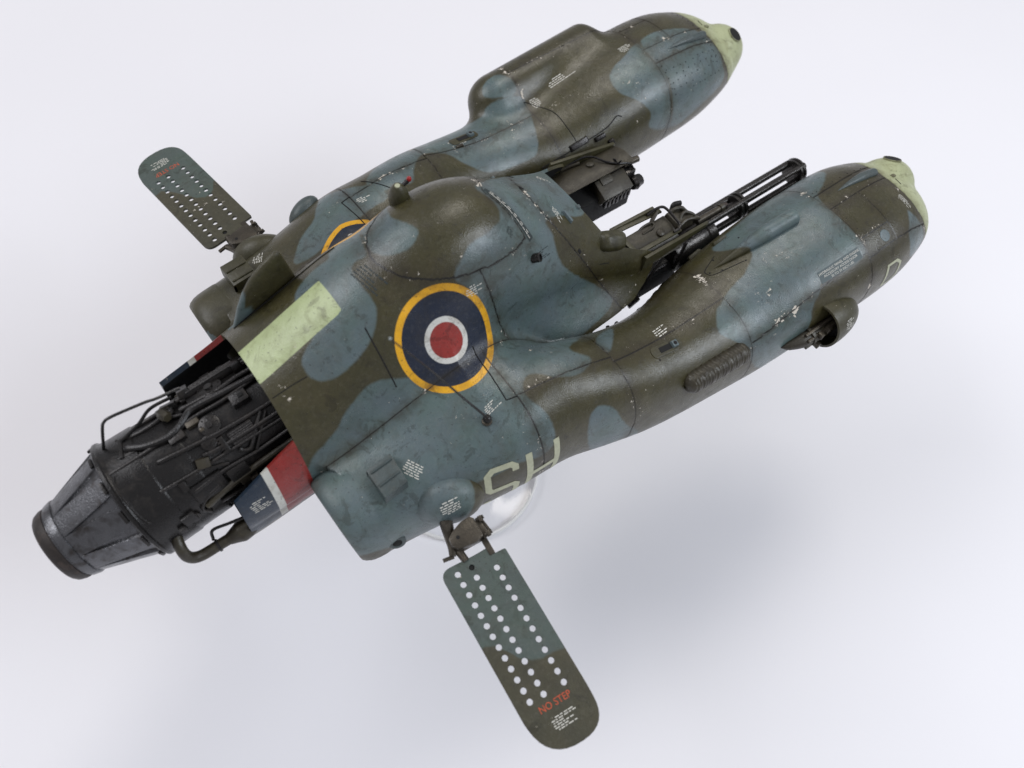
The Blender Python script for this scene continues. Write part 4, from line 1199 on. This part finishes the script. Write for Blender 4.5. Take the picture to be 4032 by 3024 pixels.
# sliding latch plate on the starboard neck, with its twin to port
for sgn in (-1, 1):
    o_, U_, V_, n_ = dframe((6.27, 4.38 * sgn, 1.4), (1, 0.08 * sgn, -0.12))
    ring = rounded([(-0.52, -0.15, 0.13), (0.48, -0.15, 0.13), (0.48, 0.15, 0.13), (-0.52, 0.15, 0.13)], 6)
    lp = mesh_obj('latch_plate', np.vstack([conform(np.array([o_ + U_ * a + V_ * b for a, b in ring]), -0.03), conform(np.array([o_ + U_ * a + V_ * b for a, b in ring]), 0.016)]),
                  [tuple(range(len(ring), 2 * len(ring)))] + [(i, (i + 1) % len(ring), len(ring) + (i + 1) % len(ring), len(ring) + i) for i in range(len(ring))], M['olive'], booms[sgn], False)
    MB().box(o_ + n_ * 0.012 - U_ * 0.06, (0.38, 0.15, 0.05), U_, V_, n_).build('latch_slot', M['black'], booms[sgn])
    MB().box(o_ + n_ * 0.05 + U_ * 0.24, (0.19, 0.19, 0.12), U_, V_, n_, 0.9).build('latch_slider', M['blue'], booms[sgn], 0.015)
    MB().lathe(o_ + n_ * 0.105 + U_ * 0.24, n_, [(0, 0.05), (0.02, 0.045)], 12).build('latch_button', M['engine2'], booms[sgn])

# wound canister on the starboard neck
c0, c1 = np.array([6.58, -5.38, 1.04]), np.array([8.20, -5.49, 1.10])
ax_ = unit(c1 - c0); Lc = float(np.linalg.norm(c1 - c0)); prof = []
for i in range(241):
    s = -0.27 + (Lc + 0.54) * i / 240
    base = 0.30
    if s < 0: base = 0.30 * math.sqrt(max(0, 1 - (s / 0.275) ** 2))
    if s > Lc: base = 0.30 * math.sqrt(max(0, 1 - ((s - Lc) / 0.275) ** 2))
    prof.append((s, max(0.002, base)))
mb = MB(); a, u, v = frame(ax_); n = 36; V = []
for s, r in prof:
    for i in range(n):
        t = 2 * math.pi * i / n
        wob = 0.013 * abs(math.sin((s * 10.5 + 0.35 * math.sin(2 * t + s)) * math.pi)) + 0.006 * math.sin(s * 40 + 5 * t)
        V.append(c0 + a * s + (u * math.cos(t) + v * math.sin(t)) * max(0.002, r - 0.012 + wob * (r / 0.3)))
F = [(j * n + i, j * n + (i + 1) % n, (j + 1) * n + (i + 1) % n, (j + 1) * n + i) for j in range(240) for i in range(n)]
mesh_obj('wound_canister', V, F, M['brownmetal'], S_, True, 180)

# hooded lamp on the outboard side of the starboard pod
hood_c = np.array([11.02, -6.02, 0.72]); V, F = [], []
n, mth = 40, 14
def hood_pt(t, w, off=0.0):
    r = (0.72 + off) * math.sqrt(max(0.0, 1 - (t * 0.985) ** 2.3))
    return hood_c + np.array([t * (1.36 + off), -math.sin(w) * r * 0.92 - 0.05 * t, math.cos(w) * r * 1.02])
for off in (0.0, -0.07):
    for j in range(mth):
        for i in range(n):
            V.append(hood_pt(j / (mth - 1) * (1.0 if off == 0 else 0.95), 2 * math.pi * i / n, off))
k = mth * n
for j in range(mth - 1):
    for i in range(n):
        a = (j * n + i, j * n + (i + 1) % n, (j + 1) * n + (i + 1) % n, (j + 1) * n + i)
        F.append(a[::-1]); F.append(tuple(q + k for q in a))
F += [(i, (i + 1) % n, k + (i + 1) % n, k + i) for i in range(n)]
hood = mesh_obj('lamp_hood', V, F, M['olive'], S_, True, 40)
nn = unit((-0.15, -0.80, 0.58)); Uu = unit(np.array([1, -0.1, 0.15]) - nn * (np.array([1, -0.1, 0.15]) @ nn))
st = stencil((3, 3, 3), None, 0.36, 0.30, 6, M['white'], S_, flat=(hood_c + (0.55, 0, 0) + nn * 0.62, Uu, np.cross(nn, Uu), nn), seed=21)
for v in st.data.vertices:
    d = np.array(v.co) - hood_c; t = d[0] / 1.36; w = math.atan2(-(d[1] + 0.05 * t) / 0.92, d[2] / 1.02)
    v.co = tuple(hood_pt(t, w, 0.010))
MB().lathe(hood_c + (0.45, 0, 0), (1, 0, 0), [(0, 0.60), (0.02, 0.60)], 32).build('hood_bulkhead', M['black'], S_)
lb = MB()
lb.tube([(9.75, -5.86, 0.50), (9.95, -5.93, 0.52), (10.35, -6.03, 0.56), (10.8, -6.08, 0.60), (11.5, -6.1, 0.66)], [0.02, 0.14, 0.23, 0.25, 0.25], 14, 5)
lb.build('lamp_body', M['brownmetal'], S_)
for dy, dz in ((-0.17, 0.16), (-0.20, -0.10), (-0.02, 0.27)):
    MB().cyl((10.35, -6.05 + dy, 0.56 + dz), (11.45, -6.08 + dy, 0.66 + dz), 0.055, 0.055, 10).build('lamp_tube', M['steel'], S_)
for x in (10.55, 10.95, 11.15):
    MB().lathe((x, -6.06, 0.60), (1, 0.02, 0.06), [(0, 0.28), (0.09, 0.28)], 20).build('lamp_band', M['brownmetal'], S_)
for x, y, z in ((10.75, -6.30, 0.80), (10.75, -6.36, 0.42), (11.05, -6.28, 0.84)):
    MB().box((x, y, z), (0.13, 0.16, 0.18)).build('lamp_lug', M['steel'], S_, 0.02)
for p in ((9.59, -2.45, 0.98), (10.15, -2.68, 1.43)):
    bar_on(p, (1, -0.1, 0.2), 0.50, 0.16, 0.09, 'hinge_cleat', M['olive'], S_)
for x in (6.05, 6.35):
    bar_on((x, -2.62, 0.55), (1, 0, 0), 0.12, 0.10, 0.10, 'boom_stud', M['engine2'], S_)
# fittings low on the inboard side of the port pod
for p, l, w, h in (((9.35, 2.75, 1.25), 0.75, 0.22, 0.08), ((10.05, 2.58, 1.32), 0.42, 0.16, 0.10), ((10.40, 2.45, 1.10), 0.22, 0.26, 0.10), ((8.4, 2.75, 0.95), 0.9, 0.14, 0.06), ((8.9, 2.5, 0.6), 1.3, 0.2, 0.08)):
    bar_on(p, (1, -0.1, 0.25), l, w, h, 'pod_fitting', M['engine2'], P_)
scribe([(8.0, 2.85, 0.95), (9.2, 2.72, 1.2), (10.3, 2.62, 1.5), (10.75, 2.70, 1.68), (10.95, 2.75, 1.55)], P_, 0.018)
scribe([(8.7, 4.72, 1.5), (9.2, 3.9, 1.62), (9.25, 3.2, 1.55), (9.3, 2.8, 1.3)], P_, 0.014)
scribe([(2.6, 4.0, 2.3), (3.1, 3.3, 2.35), (3.4, 2.9, 2.1)], P_, 0.014)
bar_on((5.9, 4.15, 1.5), (1, 0.1, 0), 0.30, 0.10, 0.05, 'latch_remnant', M['brownmetal'], P_)

# ------------------------------------------------------------------ jet engine
EZ, EPHI = 1.362, 0.130
EA = np.array([math.cos(EPHI), 0, math.sin(EPHI)]); EU = np.array([-math.sin(EPHI), 0, math.cos(EPHI)]); EO = np.array([0, 0, EZ])
def ep(s, th, r):
    t = math.radians(th)
    return EO + EA * s + EU * (r * math.cos(t)) + np.array([0, -1.0, 0]) * (r * math.sin(t))
def erow(fn, ss, n=160):
    V, F = [], []
    for s in ss:
        for i in range(n):
            th = 360.0 * i / n
            V.append(ep(s, th, fn(s, th)))
    for j in range(len(ss) - 1):
        F += [(j * n + i, (j + 1) * n + i, (j + 1) * n + (i + 1) % n, j * n + (i + 1) % n) for i in range(n)]
    return V, F
CS = [-6.30, -6.275, -6.25, -6.19, -6.16, -6.10, -6.04, -5.75, -5.45, -5.40, -5.36, -4.6, -4.55, -4.5, -3.6, -3.55, -2.4, -1.2]
CR = [1.44, 1.51, 1.535, 1.535, 1.50, 1.475, 1.465, 1.46, 1.455, 1.45, 1.425, 1.41, 1.395, 1.38, 1.38, 1.37, 1.37, 1.36]
V, F = erow(lambda s, th: np.interp(s, CS, CR) - (0.05 if (-5.3 < s < -4.6 and 15 < th < 62) else 0), CS, 120)
engine = mesh_obj('jet_engine', V, F, M['engine'], craft, True, 25)
NP = 11
def petal(s, th):
    t = (s + 7.66) / (7.66 - 6.30)
    r = 0.955 + 0.485 * t
    ph = (th - 6) % (360.0 / NP) - 180.0 / NP
    hw = 6.2 * max(0.0, min(1, t * 1.05 - 0.03))
    d = abs(ph)
    w = math.radians(180.0 / NP)
    if t > 0.02 and d < hw:
        return r * 0.985 - 0.050 * min(1, (hw - d) / 0.9 + 0.25) * min(1, t * 3)
    e = math.radians((180.0 / NP - d))          # flat faced petals
    return r * math.cos(w * 0.8) / math.cos(min(e, w * 0.8)) * 0.5 + r * 0.5
V, F = erow(petal, list(np.linspace(-7.66, -6.305, 34)), 792)
mesh_obj('nozzle', V, F, M['nozzle'], engine, True, 22)
V, F = erow(lambda s, th: 1.0, [0, 1], 120)
RS = [(-7.62, 0.95), (-7.64, 0.985), (-7.68, 0.99), (-7.82, 0.955), (-7.84, 0.915), (-7.90, 0.90)]
RS2 = [(-7.86, 0.88), (-7.89, 0.925), (-7.98, 0.92), (-8.10, 0.875), (-8.16, 0.81), (-8.165, 0.76), (-8.10, 0.72), (-7.4, 0.70)]
for nm, rs, mt in (('nozzle_band', RS, 'nozzle'), ('nozzle_ring', RS2, 'rust')):
    V = []; n = 120
    for s, r in rs:
        V += [ep(s, 3.0 * i, r) for i in range(n)]
    F = [(j * n + i, j * n + (i + 1) % n, (j + 1) * n + (i + 1) % n, (j + 1) * n + i) for j in range(len(rs) - 1) for i in range(n)]
    mesh_obj(nm, V, F, M[mt], engine, True, 30)
V = [ep(-7.4, 3.0 * i, 0.70) for i in range(120)]
mesh_obj('nozzle_bore', V, [tuple(range(120))], M['black'], engine, False)
for th in range(0, 360, 30):     # lugs under the flange
    b = MB()
    p = ep(-6.34, th + 8, 1.46)
    rad = unit(ep(0, th + 8, 1) - ep(0, 0, 0)); tan = np.cross(EA, rad)
    b.box(p, (0.07, 0.30, 0.07), EA, tan, rad).build('flange_lug', M['engine2'], engine, 0.015)
def epipe(path, r, mat='engine2', name='engine_pipe', base=1.43, sub=6, n=10):
    MB().tube([ep(q[0], q[1], base + (q[2] if len(q) > 2 else r * 0.15)) for q in path], r, n, sub).build(name, M[mat], engine)
epipe([(-1.9, -5), (-2.6, -7), (-3.2, -9), (-3.95, -12), (-4.25, -6), (-4.65, 0), (-5.15, -4), (-5.5, -12), (-5.58, -14, -0.05)], 0.085, 'engine', 'engine_hose', 1.45)
epipe([(-1.9, -8), (-3.15, -3), (-4.0, -4), (-4.55, -1), (-5.4, 0), (-6.1, 0)], 0.05)
epipe([(-1.9, 22), (-2.56, 23), (-3.78, 21), (-5.0, 15), (-5.16, 14, -0.05)], 0.055)
epipe([(-2.0, 41), (-3.55, 40), (-4.55, 39), (-5.45, 37)], 0.045)
epipe([(-2.0, 34), (-3.0, 34), (-3.9, 33), (-4.3, 31)], 0.06)
epipe([(-2.0, 52), (-3.2, 54), (-4.2, 52), (-4.9, 54)], 0.05)
epipe([(-2.0, 64), (-3.4, 66), (-4.3, 69), (-4.9, 74)], 0.085, 'brownmetal')
epipe([(-2.0, 80), (-3.6, 82), (-4.6, 80)], 0.05)
epipe([(-6.04, 4), (-6.10, 10), (-6.12, 25), (-6.09, 41), (-6.03, 53), (-5.98, 54)], 0.030, base=1.465)
epipe([(-1.9, -16), (-2.7, -18), (-3.3, -16), (-3.7, -18), (-4.2, -20)], 0.06)
epipe([(-1.9, -32), (-2.8, -36), (-3.9, -38), (-4.8, -36), (-5.3, -38)], 0.06)
epipe([(-1.9, -44), (-3.0, -46), (-4.2, -44), (-4.7, -40)], 0.05)
epipe([(-4.2, -14), (-4.45, -20), (-4.35, -27), (-4.6, -30)], 0.04)
epipe([(-4.3, -34), (-4.6, -26), (-5.1, -24), (-5.5, -28), (-5.7, -34)], 0.045)
epipe([(-2.76, 25), (-3.0, 33), (-3.3, 45), (-3.42, 48), (-3.55, 46), (-3.6, 43)], 0.05, 'engine2')
epipe([(-2.66, 27), (-2.9, 36), (-3.15, 46), (-3.3, 52)], 0.04, 'engine2')
epipe([(-4.4, 62), (-4.8, 66), (-5.0, 74), (-4.9, 84)], 0.05)
def ebox(s, th, ls, lt, h, mat='engine', name='engine_box', bev=0.02, tw=0.0, base=1.41):
    p = ep(s, th, base + h / 2 - 0.02); rad = unit(ep(0, th, 1) - ep(0, 0, 0)); tan = np.cross(EA, rad)
    a = EA * math.cos(tw) + tan * math.sin(tw); b = np.cross(rad, a)
    return MB().box(p, (ls, lt, h + 0.04), a, b, rad, 0.94).build(name, M[mat], engine, bev)
ebox(-2.98, 5, 0.42, 0.30, 0.16); ebox(-2.92, 4.5, 0.14, 0.10, 0.19, 'black')
ebox(-3.35, 32, 0.62, 0.36, 0.05, 'engine2')
for i in range(6):
    epipe([(-3.06, 27.5 + i * 1.9), (-3.64, 27.5 + i * 1.9)], 0.022, 'engine2', 'cooling_rib', 1.455, 1, 6)
ebox(-3.80, 32, 0.12, 0.40, 0.09)
for i in range(5):
    ebox(-3.86, 26 + i * 3, 0.10, 0.05, 0.10, 'engine2', 'terminal', 0.0)
ebox(-3.3, -38, 1.30, 0.30, 0.14, 'engine2', 'ribbed_casing')
for i in range(5):
    epipe([(-2.7, -33 - i * 2.6), (-3.9, -33 - i * 2.6)], 0.022, 'engine2', 'casing_rib', 1.54, 1, 6)
ebox(-3.95, -40, 0.28, 0.36, 0.22, 'engine2'); ebox(-2.65, -30, 0.24, 0.26, 0.20)
ebox(-3.75, -22, 0.5, 0.34, 0.05)
for s, th, r in ((-3.42, -25, 0.30), (-3.83, 11, 0.24), (-4.05, 24, 0.17)):
    p = ep(s, th, 1.39); rad = unit(ep(0, th, 1) - ep(0, 0, 0))
    MB().lathe(p, rad, [(0, r), (0.07, r), (0.085, r - 0.03)], 28).build('gear_cover', M['engine2'], engine)
    MB().lathe(p + rad * 0.08, rad, [(0, r * 0.34), (0.06, r * 0.32)], 16).build('gear_hub', M['engine2'], engine)
    for q in range(9):
        tdir = np.cross(EA, rad); w = 2 * math.pi * q / 9
        MB().lathe(p + rad * 0.08 + (EA * math.cos(w) + tdir * math.sin(w)) * (r - 0.055), rad, [(0, 0.022), (0.02, 0.018)], 8).build('cover_bolt', M['engine2'], engine)
pn = ep(-4.58, -22, 1.47); rad = unit(ep(0, -22, 1) - ep(0, 0, 0)); tan = np.cross(EA, rad)
MB().lathe(pn - tan * 0.16 + rad * 0.06, tan + EA * 0.3, [(0, 0.10), (0.06, 0.13), (0.28, 0.13), (0.34, 0.10)], 6).build('hex_union', M['brownmetal'], engine)
ebox(-5.66, -18, 0.10, 0.62, 0.07, 'engine2', 'hose_bracket', 0.01, 0.2); ebox(-5.55, -8, 0.30, 0.08, 0.06, 'engine2', 'hose_bracket', 0.01, 0.2)
ebox(-5.62, 55, 0.24, 0.30, 0.02, 'rust', 'data_plate', 0.0, 0.5)
ebox(-5.0, 44, 0.16, 0.26, 0.10, 'engine2'); ebox(-4.75, 41, 0.30, 0.10, 0.09, 'engine2'); ebox(-4.2, 45, 0.55, 0.07, 0.05, 'engine2', 'engine_box', 0.01, 0.35)
ebox(-4.6, 58, 0.8, 0.5, 0.05); ebox(-3.9, 60, 0.5, 0.34, 0.10, 'engine2'); ebox(-5.35, 74, 0.34, 0.3, 0.12); ebox(-5.6, 80, 0.18, 0.18, 0.16, 'engine2')
for i in range(26):
    th = rnd.choice((rnd.uniform(-60, -30), rnd.uniform(-12, 90)))
    ebox(rnd.uniform(-4.9, -2.4), th, rnd.uniform(0.10, 0.42), rnd.uniform(0.08, 0.24), rnd.uniform(0.05, 0.16), rnd.choice(('engine2', 'engine2', 'steel', 'brownmetal')), 'engine_fitting', 0.01, rnd.choice((0, 0, 0.3)))
pb = ep(-5.25, 77, 1.44); rad = unit(ep(0, 77, 1) - ep(0, 0, 0))
MB().lathe(pb, rad, [(0, 0.14), (0.05, 0.14), (0.06, 0.06), (0.03, 0.05)], 20).build('drain_plug', M['engine2'], engine)
# bent exhaust pipe between casing and starboard flap, its twin to port
for sg in (-1, 1):
    f_ = lambda q: (q[0], q[1] * -sg, q[2])
    MB().tube([f_(q) for q in ((-5.78, -1.25, 0.62), (-5.86, -1.62, 0.48), (-5.84, -1.78, 0.16), (-5.62, -1.84, -0.04), (-5.14, -1.84, -0.06), (-4.85, -1.86, -0.02))], 0.135, 14, 7).build('bypass_pipe', M['brownmetal'], engine)
    MB().tube([f_(q) for q in ((-4.92, -1.86, -0.03), (-4.75, -1.87, 0.0), (-4.6, -1.88, 0.03), (-4.42, -1.88, 0.06), (-4.15, -1.86, 0.10))], [0.14, 0.20, 0.26, 0.25, 0.18], 14, 5).build('bypass_muff', M['brownmetal'], engine)
    MB().lathe(f_((-5.2, -1.84, -0.06)), (1, 0, 0.02), [(0, 0.165), (0.06, 0.165)], 18).build('pipe_clip', M['engine2'], engine)
    MB().tube([f_(q) for q in ((-5.2, -1.70, 0.06), (-5.1, -1.62, 0.35), (-4.7, -1.72, 0.42), (-4.2, -1.80, 0.40))], 0.04, 8, 6).build('flap_wire', M['engine'], engine)
MB().tube([ep(-6.0, -32, 1.45), (-5.88, 0.85, 2.40), (-5.76, 0.82, 2.66), (-5.56, 0.8, 2.74), (-4.89, 0.8, 2.64), (-4.62, 0.8, 2.56), (-4.1, 0.85, 2.42)], 0.035, 8, 8).build('ignition_wire', M['engine'], engine)
MB().tube([ep(-5.6, -26, 1.47), ep(-5.1, -28, 1.57), ep(-4.7, -30, 1.72), ep(-4.2, -33, 1.65)], 0.04, 8, 8).build('ignition_wire', M['engine'], engine)

# ------------------------------------------------------------------ rotary gun and the port sensor unit in the front opening
MB().prism([(5.0, 1.75 * math.cos(a), 1.3 + 2.3 * math.sin(a)) for a in np.linspace(0, 2 * math.pi, 28, endpoint=False)], (0.1, 0, 0)).build('dark_backing', M['inside'], fuselage)  # added dark sheet that blocks the view through the open hull
GY, GZ = -1.60, 0.84
gb = MB(); gb.lathe((9.25, GY - 0.08, GZ - 0.36), (1, 0, 0), [(0, 0.40), (0.05, 0.50), (1.3, 0.56), (1.35, 0.60), (1.62, 0.60), (1.66, 0.54), (1.70, 0.40)], 36)
gun = gb.build('rotary_gun', M['gun'], craft)
for i in range(4):
    a = math.radians(90 * i + 115.5)
    y, z = GY + 0.30 * math.cos(a), GZ + 0.30 * math.sin(a)
    MB().lathe((9.9, y, z), (1, 0, 0), [(0, 0.115), (5.0, 0.11), (5.0, 0.06), (4.7, 0.06)], 14, caps=False).build('gun_barrel', M['gun'], gun)
for x, r, w in ((11.95, 0.40, 0.30), (14.62, 0.40, 0.26)):
    MB().lathe((x, GY, GZ), (1, 0, 0), [(0, r - 0.06), (0.02, r), (0.10, r), (0.12, r - 0.05), (w - 0.12, r - 0.05), (w - 0.10, r), (w - 0.02, r), (w, r - 0.06)], 32).build('barrel_clamp', M['gun'], gun)
MB().cyl((9.9, GY, GZ), (14.98, GY, GZ), 0.045, None, 10).build('gun_spindle', M['gun'], gun)
MB().cyl((14.9, GY - 0.02, GZ + 0.12), (15.08, GY - 0.02, GZ + 0.12), 0.05, 0.04, 10).build('muzzle_pin', M['steel'], gun)
MB().cyl((10.3, GY + 0.02, GZ + 0.42), (11.3, GY + 0.02, GZ + 0.40), 0.10, 0.09, 12).build('feed_tube', M['steel'], gun)
MB().lathe((11.25, GY + 0.02, GZ + 0.40), (1, 0, 0), [(0, 0.12), (0.14, 0.12)], 14).build('feed_collar', M['brownmetal'], gun)
MB().box((11.45, GY + 0.03, GZ + 0.38), (0.22, 0.16, 0.16)).build('feed_block', M['rust'], gun, 0.02)
def arc_plate(y0, z0, r, a0, a1, x0, x1, th=0.05):
    V, F = [], []; n = 22
    for rr in (r, r - th):
        for x in (x0, x1):
            for i in range(n):
                a = math.radians(a0 + (a1 - a0) * i / (n - 1))
                V.append((x, y0 + rr * math.sin(a), z0 + rr * math.cos(a)))
    for i in range(n - 1):
        F.append((i, i + 1, n + i + 1, n + i)); F.append((2 * n + i, 3 * n + i, 3 * n + i + 1, 2 * n + i + 1))
        F.append((i, 2 * n + i, 2 * n + i + 1, i + 1)); F.append((n + i, n + i + 1, 3 * n + i + 1, 3 * n + i))
    F += [(0, n, 3 * n, 2 * n), (n - 1, 3 * n - 1, 4 * n - 1, 2 * n - 1)]
    return V, F
# starboard gun tray
V, F = arc_plate(-1.25, 0.73, 1.0, -52, 8, 7.3, 9.25)
mesh_obj('gun_tray', V, F, M['brownmetal'], gun, True, 40)
MB().lathe((8.77, -1.52, 1.66), unit((0, -0.25, 1)), [(0, 0.12), (0.09, 0.12), (0.11, 0.09)], 18).build('tray_bolt', M['brownmetal'], gun)
rail = [(7.62, -0.86, 1.82), (7.66, -1.76, 1.80), (9.22, -1.78, 1.78), (9.18, -0.98, 1.82)]
for a, b in ((0, 1), (1, 2), (0, 3)):
    p, q = np.array(rail[a]), np.array(rail[b]); d = unit(q - p); s = np.cross((0, 0, 1.0), d)
    MB().box((p + q) / 2, (float(np.linalg.norm(q - p)) + 0.10, 0.13, 0.06), d, s, (0, 0, 1)).build('frame_bar', M['olive'], gun, 0.012)
MB().tube([(8.75, -0.94, 1.88), (9.0, -0.95, 1.98), (9.22, -1.0, 2.0), (9.30, -1.15, 1.97), (9.32, -1.5, 1.90), (9.28, -1.74, 1.85), (9.0, -1.78, 1.84)], 0.04, 8, 6).build('frame_hoop', M['engine2'], gun)
for p in rail[:3]:
    MB().lathe(np.array(p) + (0, 0, 0.02), (0, 0, 1), [(0, 0.05), (0.03, 0.045)], 10).build('frame_stud', M['steel'], gun)
MB().prism([(7.55, -0.80, 1.60), (9.05, -0.90, 1.60), (9.05, -0.90, 1.95), (7.55, -0.80, 1.86)], (0, 0.10, 0)).build('frame_side', M['olive'], gun, 0.012)
MB().tube([(8.0, -1.25, 1.62), (8.4, -1.12, 1.74), (8.75, -1.15, 1.78), (8.7, -1.28, 1.78), (8.3, -1.3, 1.72)], 0.035, 8, 6).build('gun_cable', M['brownmetal'], gun)
MB().tube([(8.65, -1.20, 1.60), (8.82, -1.10, 1.80), (9.05, -1.0, 1.90)], 0.06, 10, 6).build('gun_strut', M['brownmetal'], gun)
MB().box((9.72, -1.32, 1.50), (0.85, 0.60, 0.36), (1, 0, -0.12), (0, 1, 0), (0.12, 0, 1), 0.8).build('receiver', M['brownmetal'], gun, 0.05)
for pth, r in (([(9.45, -1.15, 1.62), (9.62, -1.12, 1.76), (9.85, -1.18, 1.76), (9.98, -1.28, 1.62)], 0.06), ([(9.5, -1.5, 1.60), (9.8, -1.36, 1.74), (10.05, -1.46, 1.66), (10.2, -1.6, 1.5)], 0.05),
               ([(9.4, -1.62, 1.60), (9.75, -1.58, 1.68), (10.1, -1.64, 1.60), (10.3, -1.62, 1.42)], 0.05)):
    MB().tube(pth, r, 10, 7).build('gun_hose', M['brownmetal'], gun)
MB().tube([(9.62, -1.08, 1.66), (9.70, -1.04, 1.84), (9.92, -1.08, 1.82)], 0.075, 10, 5).build('cocking_lever', M['engine2'], gun)
MB().box((8.75, -1.68, 0.05), (1.45, 0.66, 0.70)).build('ammunition_box', M['black'], gun, 0.03)
MB().box((8.2, -1.80, 0.62), (1.6, 0.3, 0.25)).build('gun_bracket', M['gun'], gun, 0.03)
MB().cyl((9.45, -2.02, 1.30), (9.15, -2.10, 0.45), 0.05, None, 8).build('gun_strut', M['engine2'], gun)
MB().cyl((8.5, -2.05, 1.35), (7.9, -2.1, 0.35), 0.04, None, 8).build('gun_strut', M['engine2'], gun)
MB().box((7.62, -2.18, 0.02), (0.36, 0.10, 0.16), unit((1, 0, 0.4)), (0, 1, 0), unit((-0.4, 0, 1))).build('tow_hook', M['engine2'], gun, 0.02)
MB().cyl((7.75, -2.24, 0.12), (7.75, -2.05, 0.12), 0.07, None, 10).build('hook_pin', M['rust'], gun)
# cheek beams on both sides
for sg in (-1, 1):
    yy = lambda y: y * -sg if sg > 0 else y
    p, q = np.array([7.75, 2.05 * sg, 1.86]), np.array([10.32 if sg < 0 else 10.05, 1.91 * sg, 1.50 if sg < 0 else 1.56])
    d = unit(q - p); s = unit(np.cross((0, 0, 1.0), d)); upv = np.cross(d, s)
    L_ = float(np.linalg.norm(q - p))
    MB().prism([p - d * 0.1 + s * 0.05 - upv * 0.42, q + s * 0.05 - upv * 0.06, q + s * 0.05 + upv * 0.06, p - d * 0.1 + s * 0.05 + upv * 0.06], -s * 0.10).build('cheek_beam', M['olive'], fuselage, 0.012)

# port sensor unit
V, F = arc_plate(1.28, 0.73, 1.0, -16, 66, 7.2, 10.02)
sensor = mesh_obj('sensor_unit', V, F, M['brownmetal'], craft, True, 40)
MB().lathe((8.77, 1.54, 1.66), unit((0, 0.25, 1)), [(0, 0.12), (0.09, 0.12), (0.11, 0.09)], 18).build('unit_bolt', M['brownmetal'], sensor)
MB().box((8.6, 1.30, 0.62), (2.7, 1.1, 1.0)).build('unit_core', M['black'], sensor, 0.05)
MB().tube([(8.05, 2.0, 1.50), (8.35, 1.92, 1.58), (8.6, 1.82, 1.66)], 0.05, 8, 4).build('unit_rib', M['brownmetal'], sensor)
MB().tube([(8.2, 1.98, 1.58), (8.72, 1.87, 1.74), (9.01, 1.68, 1.78), (9.18, 1.36, 1.78), (9.49, 1.12, 1.74), (9.84, 1.0, 1.66), (9.95, 0.88, 1.5)], 0.032, 8, 8).build('unit_cable', M['engine'], sensor)
ub = MB(); ub.box((9.12, 0.86, 1.22), (1.12, 0.62, 0.42), (1, 0, 0), unit((0, 1, 0.45)), unit((0, -0.45, 1)))
ub.build('cable_box', M['brownmetal'], sensor, 0.03)
MB().box((8.95, 0.98, 1.50), (0.42, 0.24, 0.08), (1, 0, 0), unit((0, 1, 0.45)), unit((0, -0.45, 1))).build('box_plate', M['brownmetal'], sensor, 0.015)
for i in range(7):
    MB().box((8.66 + i * 0.155, 0.56, 1.02), (0.08, 0.12, 0.34 if i % 2 else 0.26)).build('connector', M['engine2'], sensor, 0.015)
for i in range(6):
    MB().box((8.74 + i * 0.155, 0.58, 1.16), (0.09, 0.14, 0.10)).build('connector', M['brownmetal'], sensor, 0.015)
MB().cyl((9.70, 1.10, 1.60), (10.26, 1.06, 1.58), 0.10, None, 12).build('unit_probe', M['steel'], sensor)
MB().box((9.85, 1.0, 1.30), (0.36, 0.34, 0.34)).build('unit_bracket', M['gun'], sensor, 0.03)
MB().lathe((9.85, 0.72, 1.05), (1, 0, 0), [(0, 0.20), (0.12, 0.24), (0.22, 0.20), (0.35, 0.18), (0.40, 0.10)], 12).build('unit_knob', M['gun'], sensor)
for q in range(5):
    MB().tube([(9.5, 1.15, 1.70), (9.5 + rnd.uniform(-.18, .18), 1.15 + rnd.uniform(-.14, .14), 1.86)], 0.025, 6).build('wire_end', M['engine'], sensor)
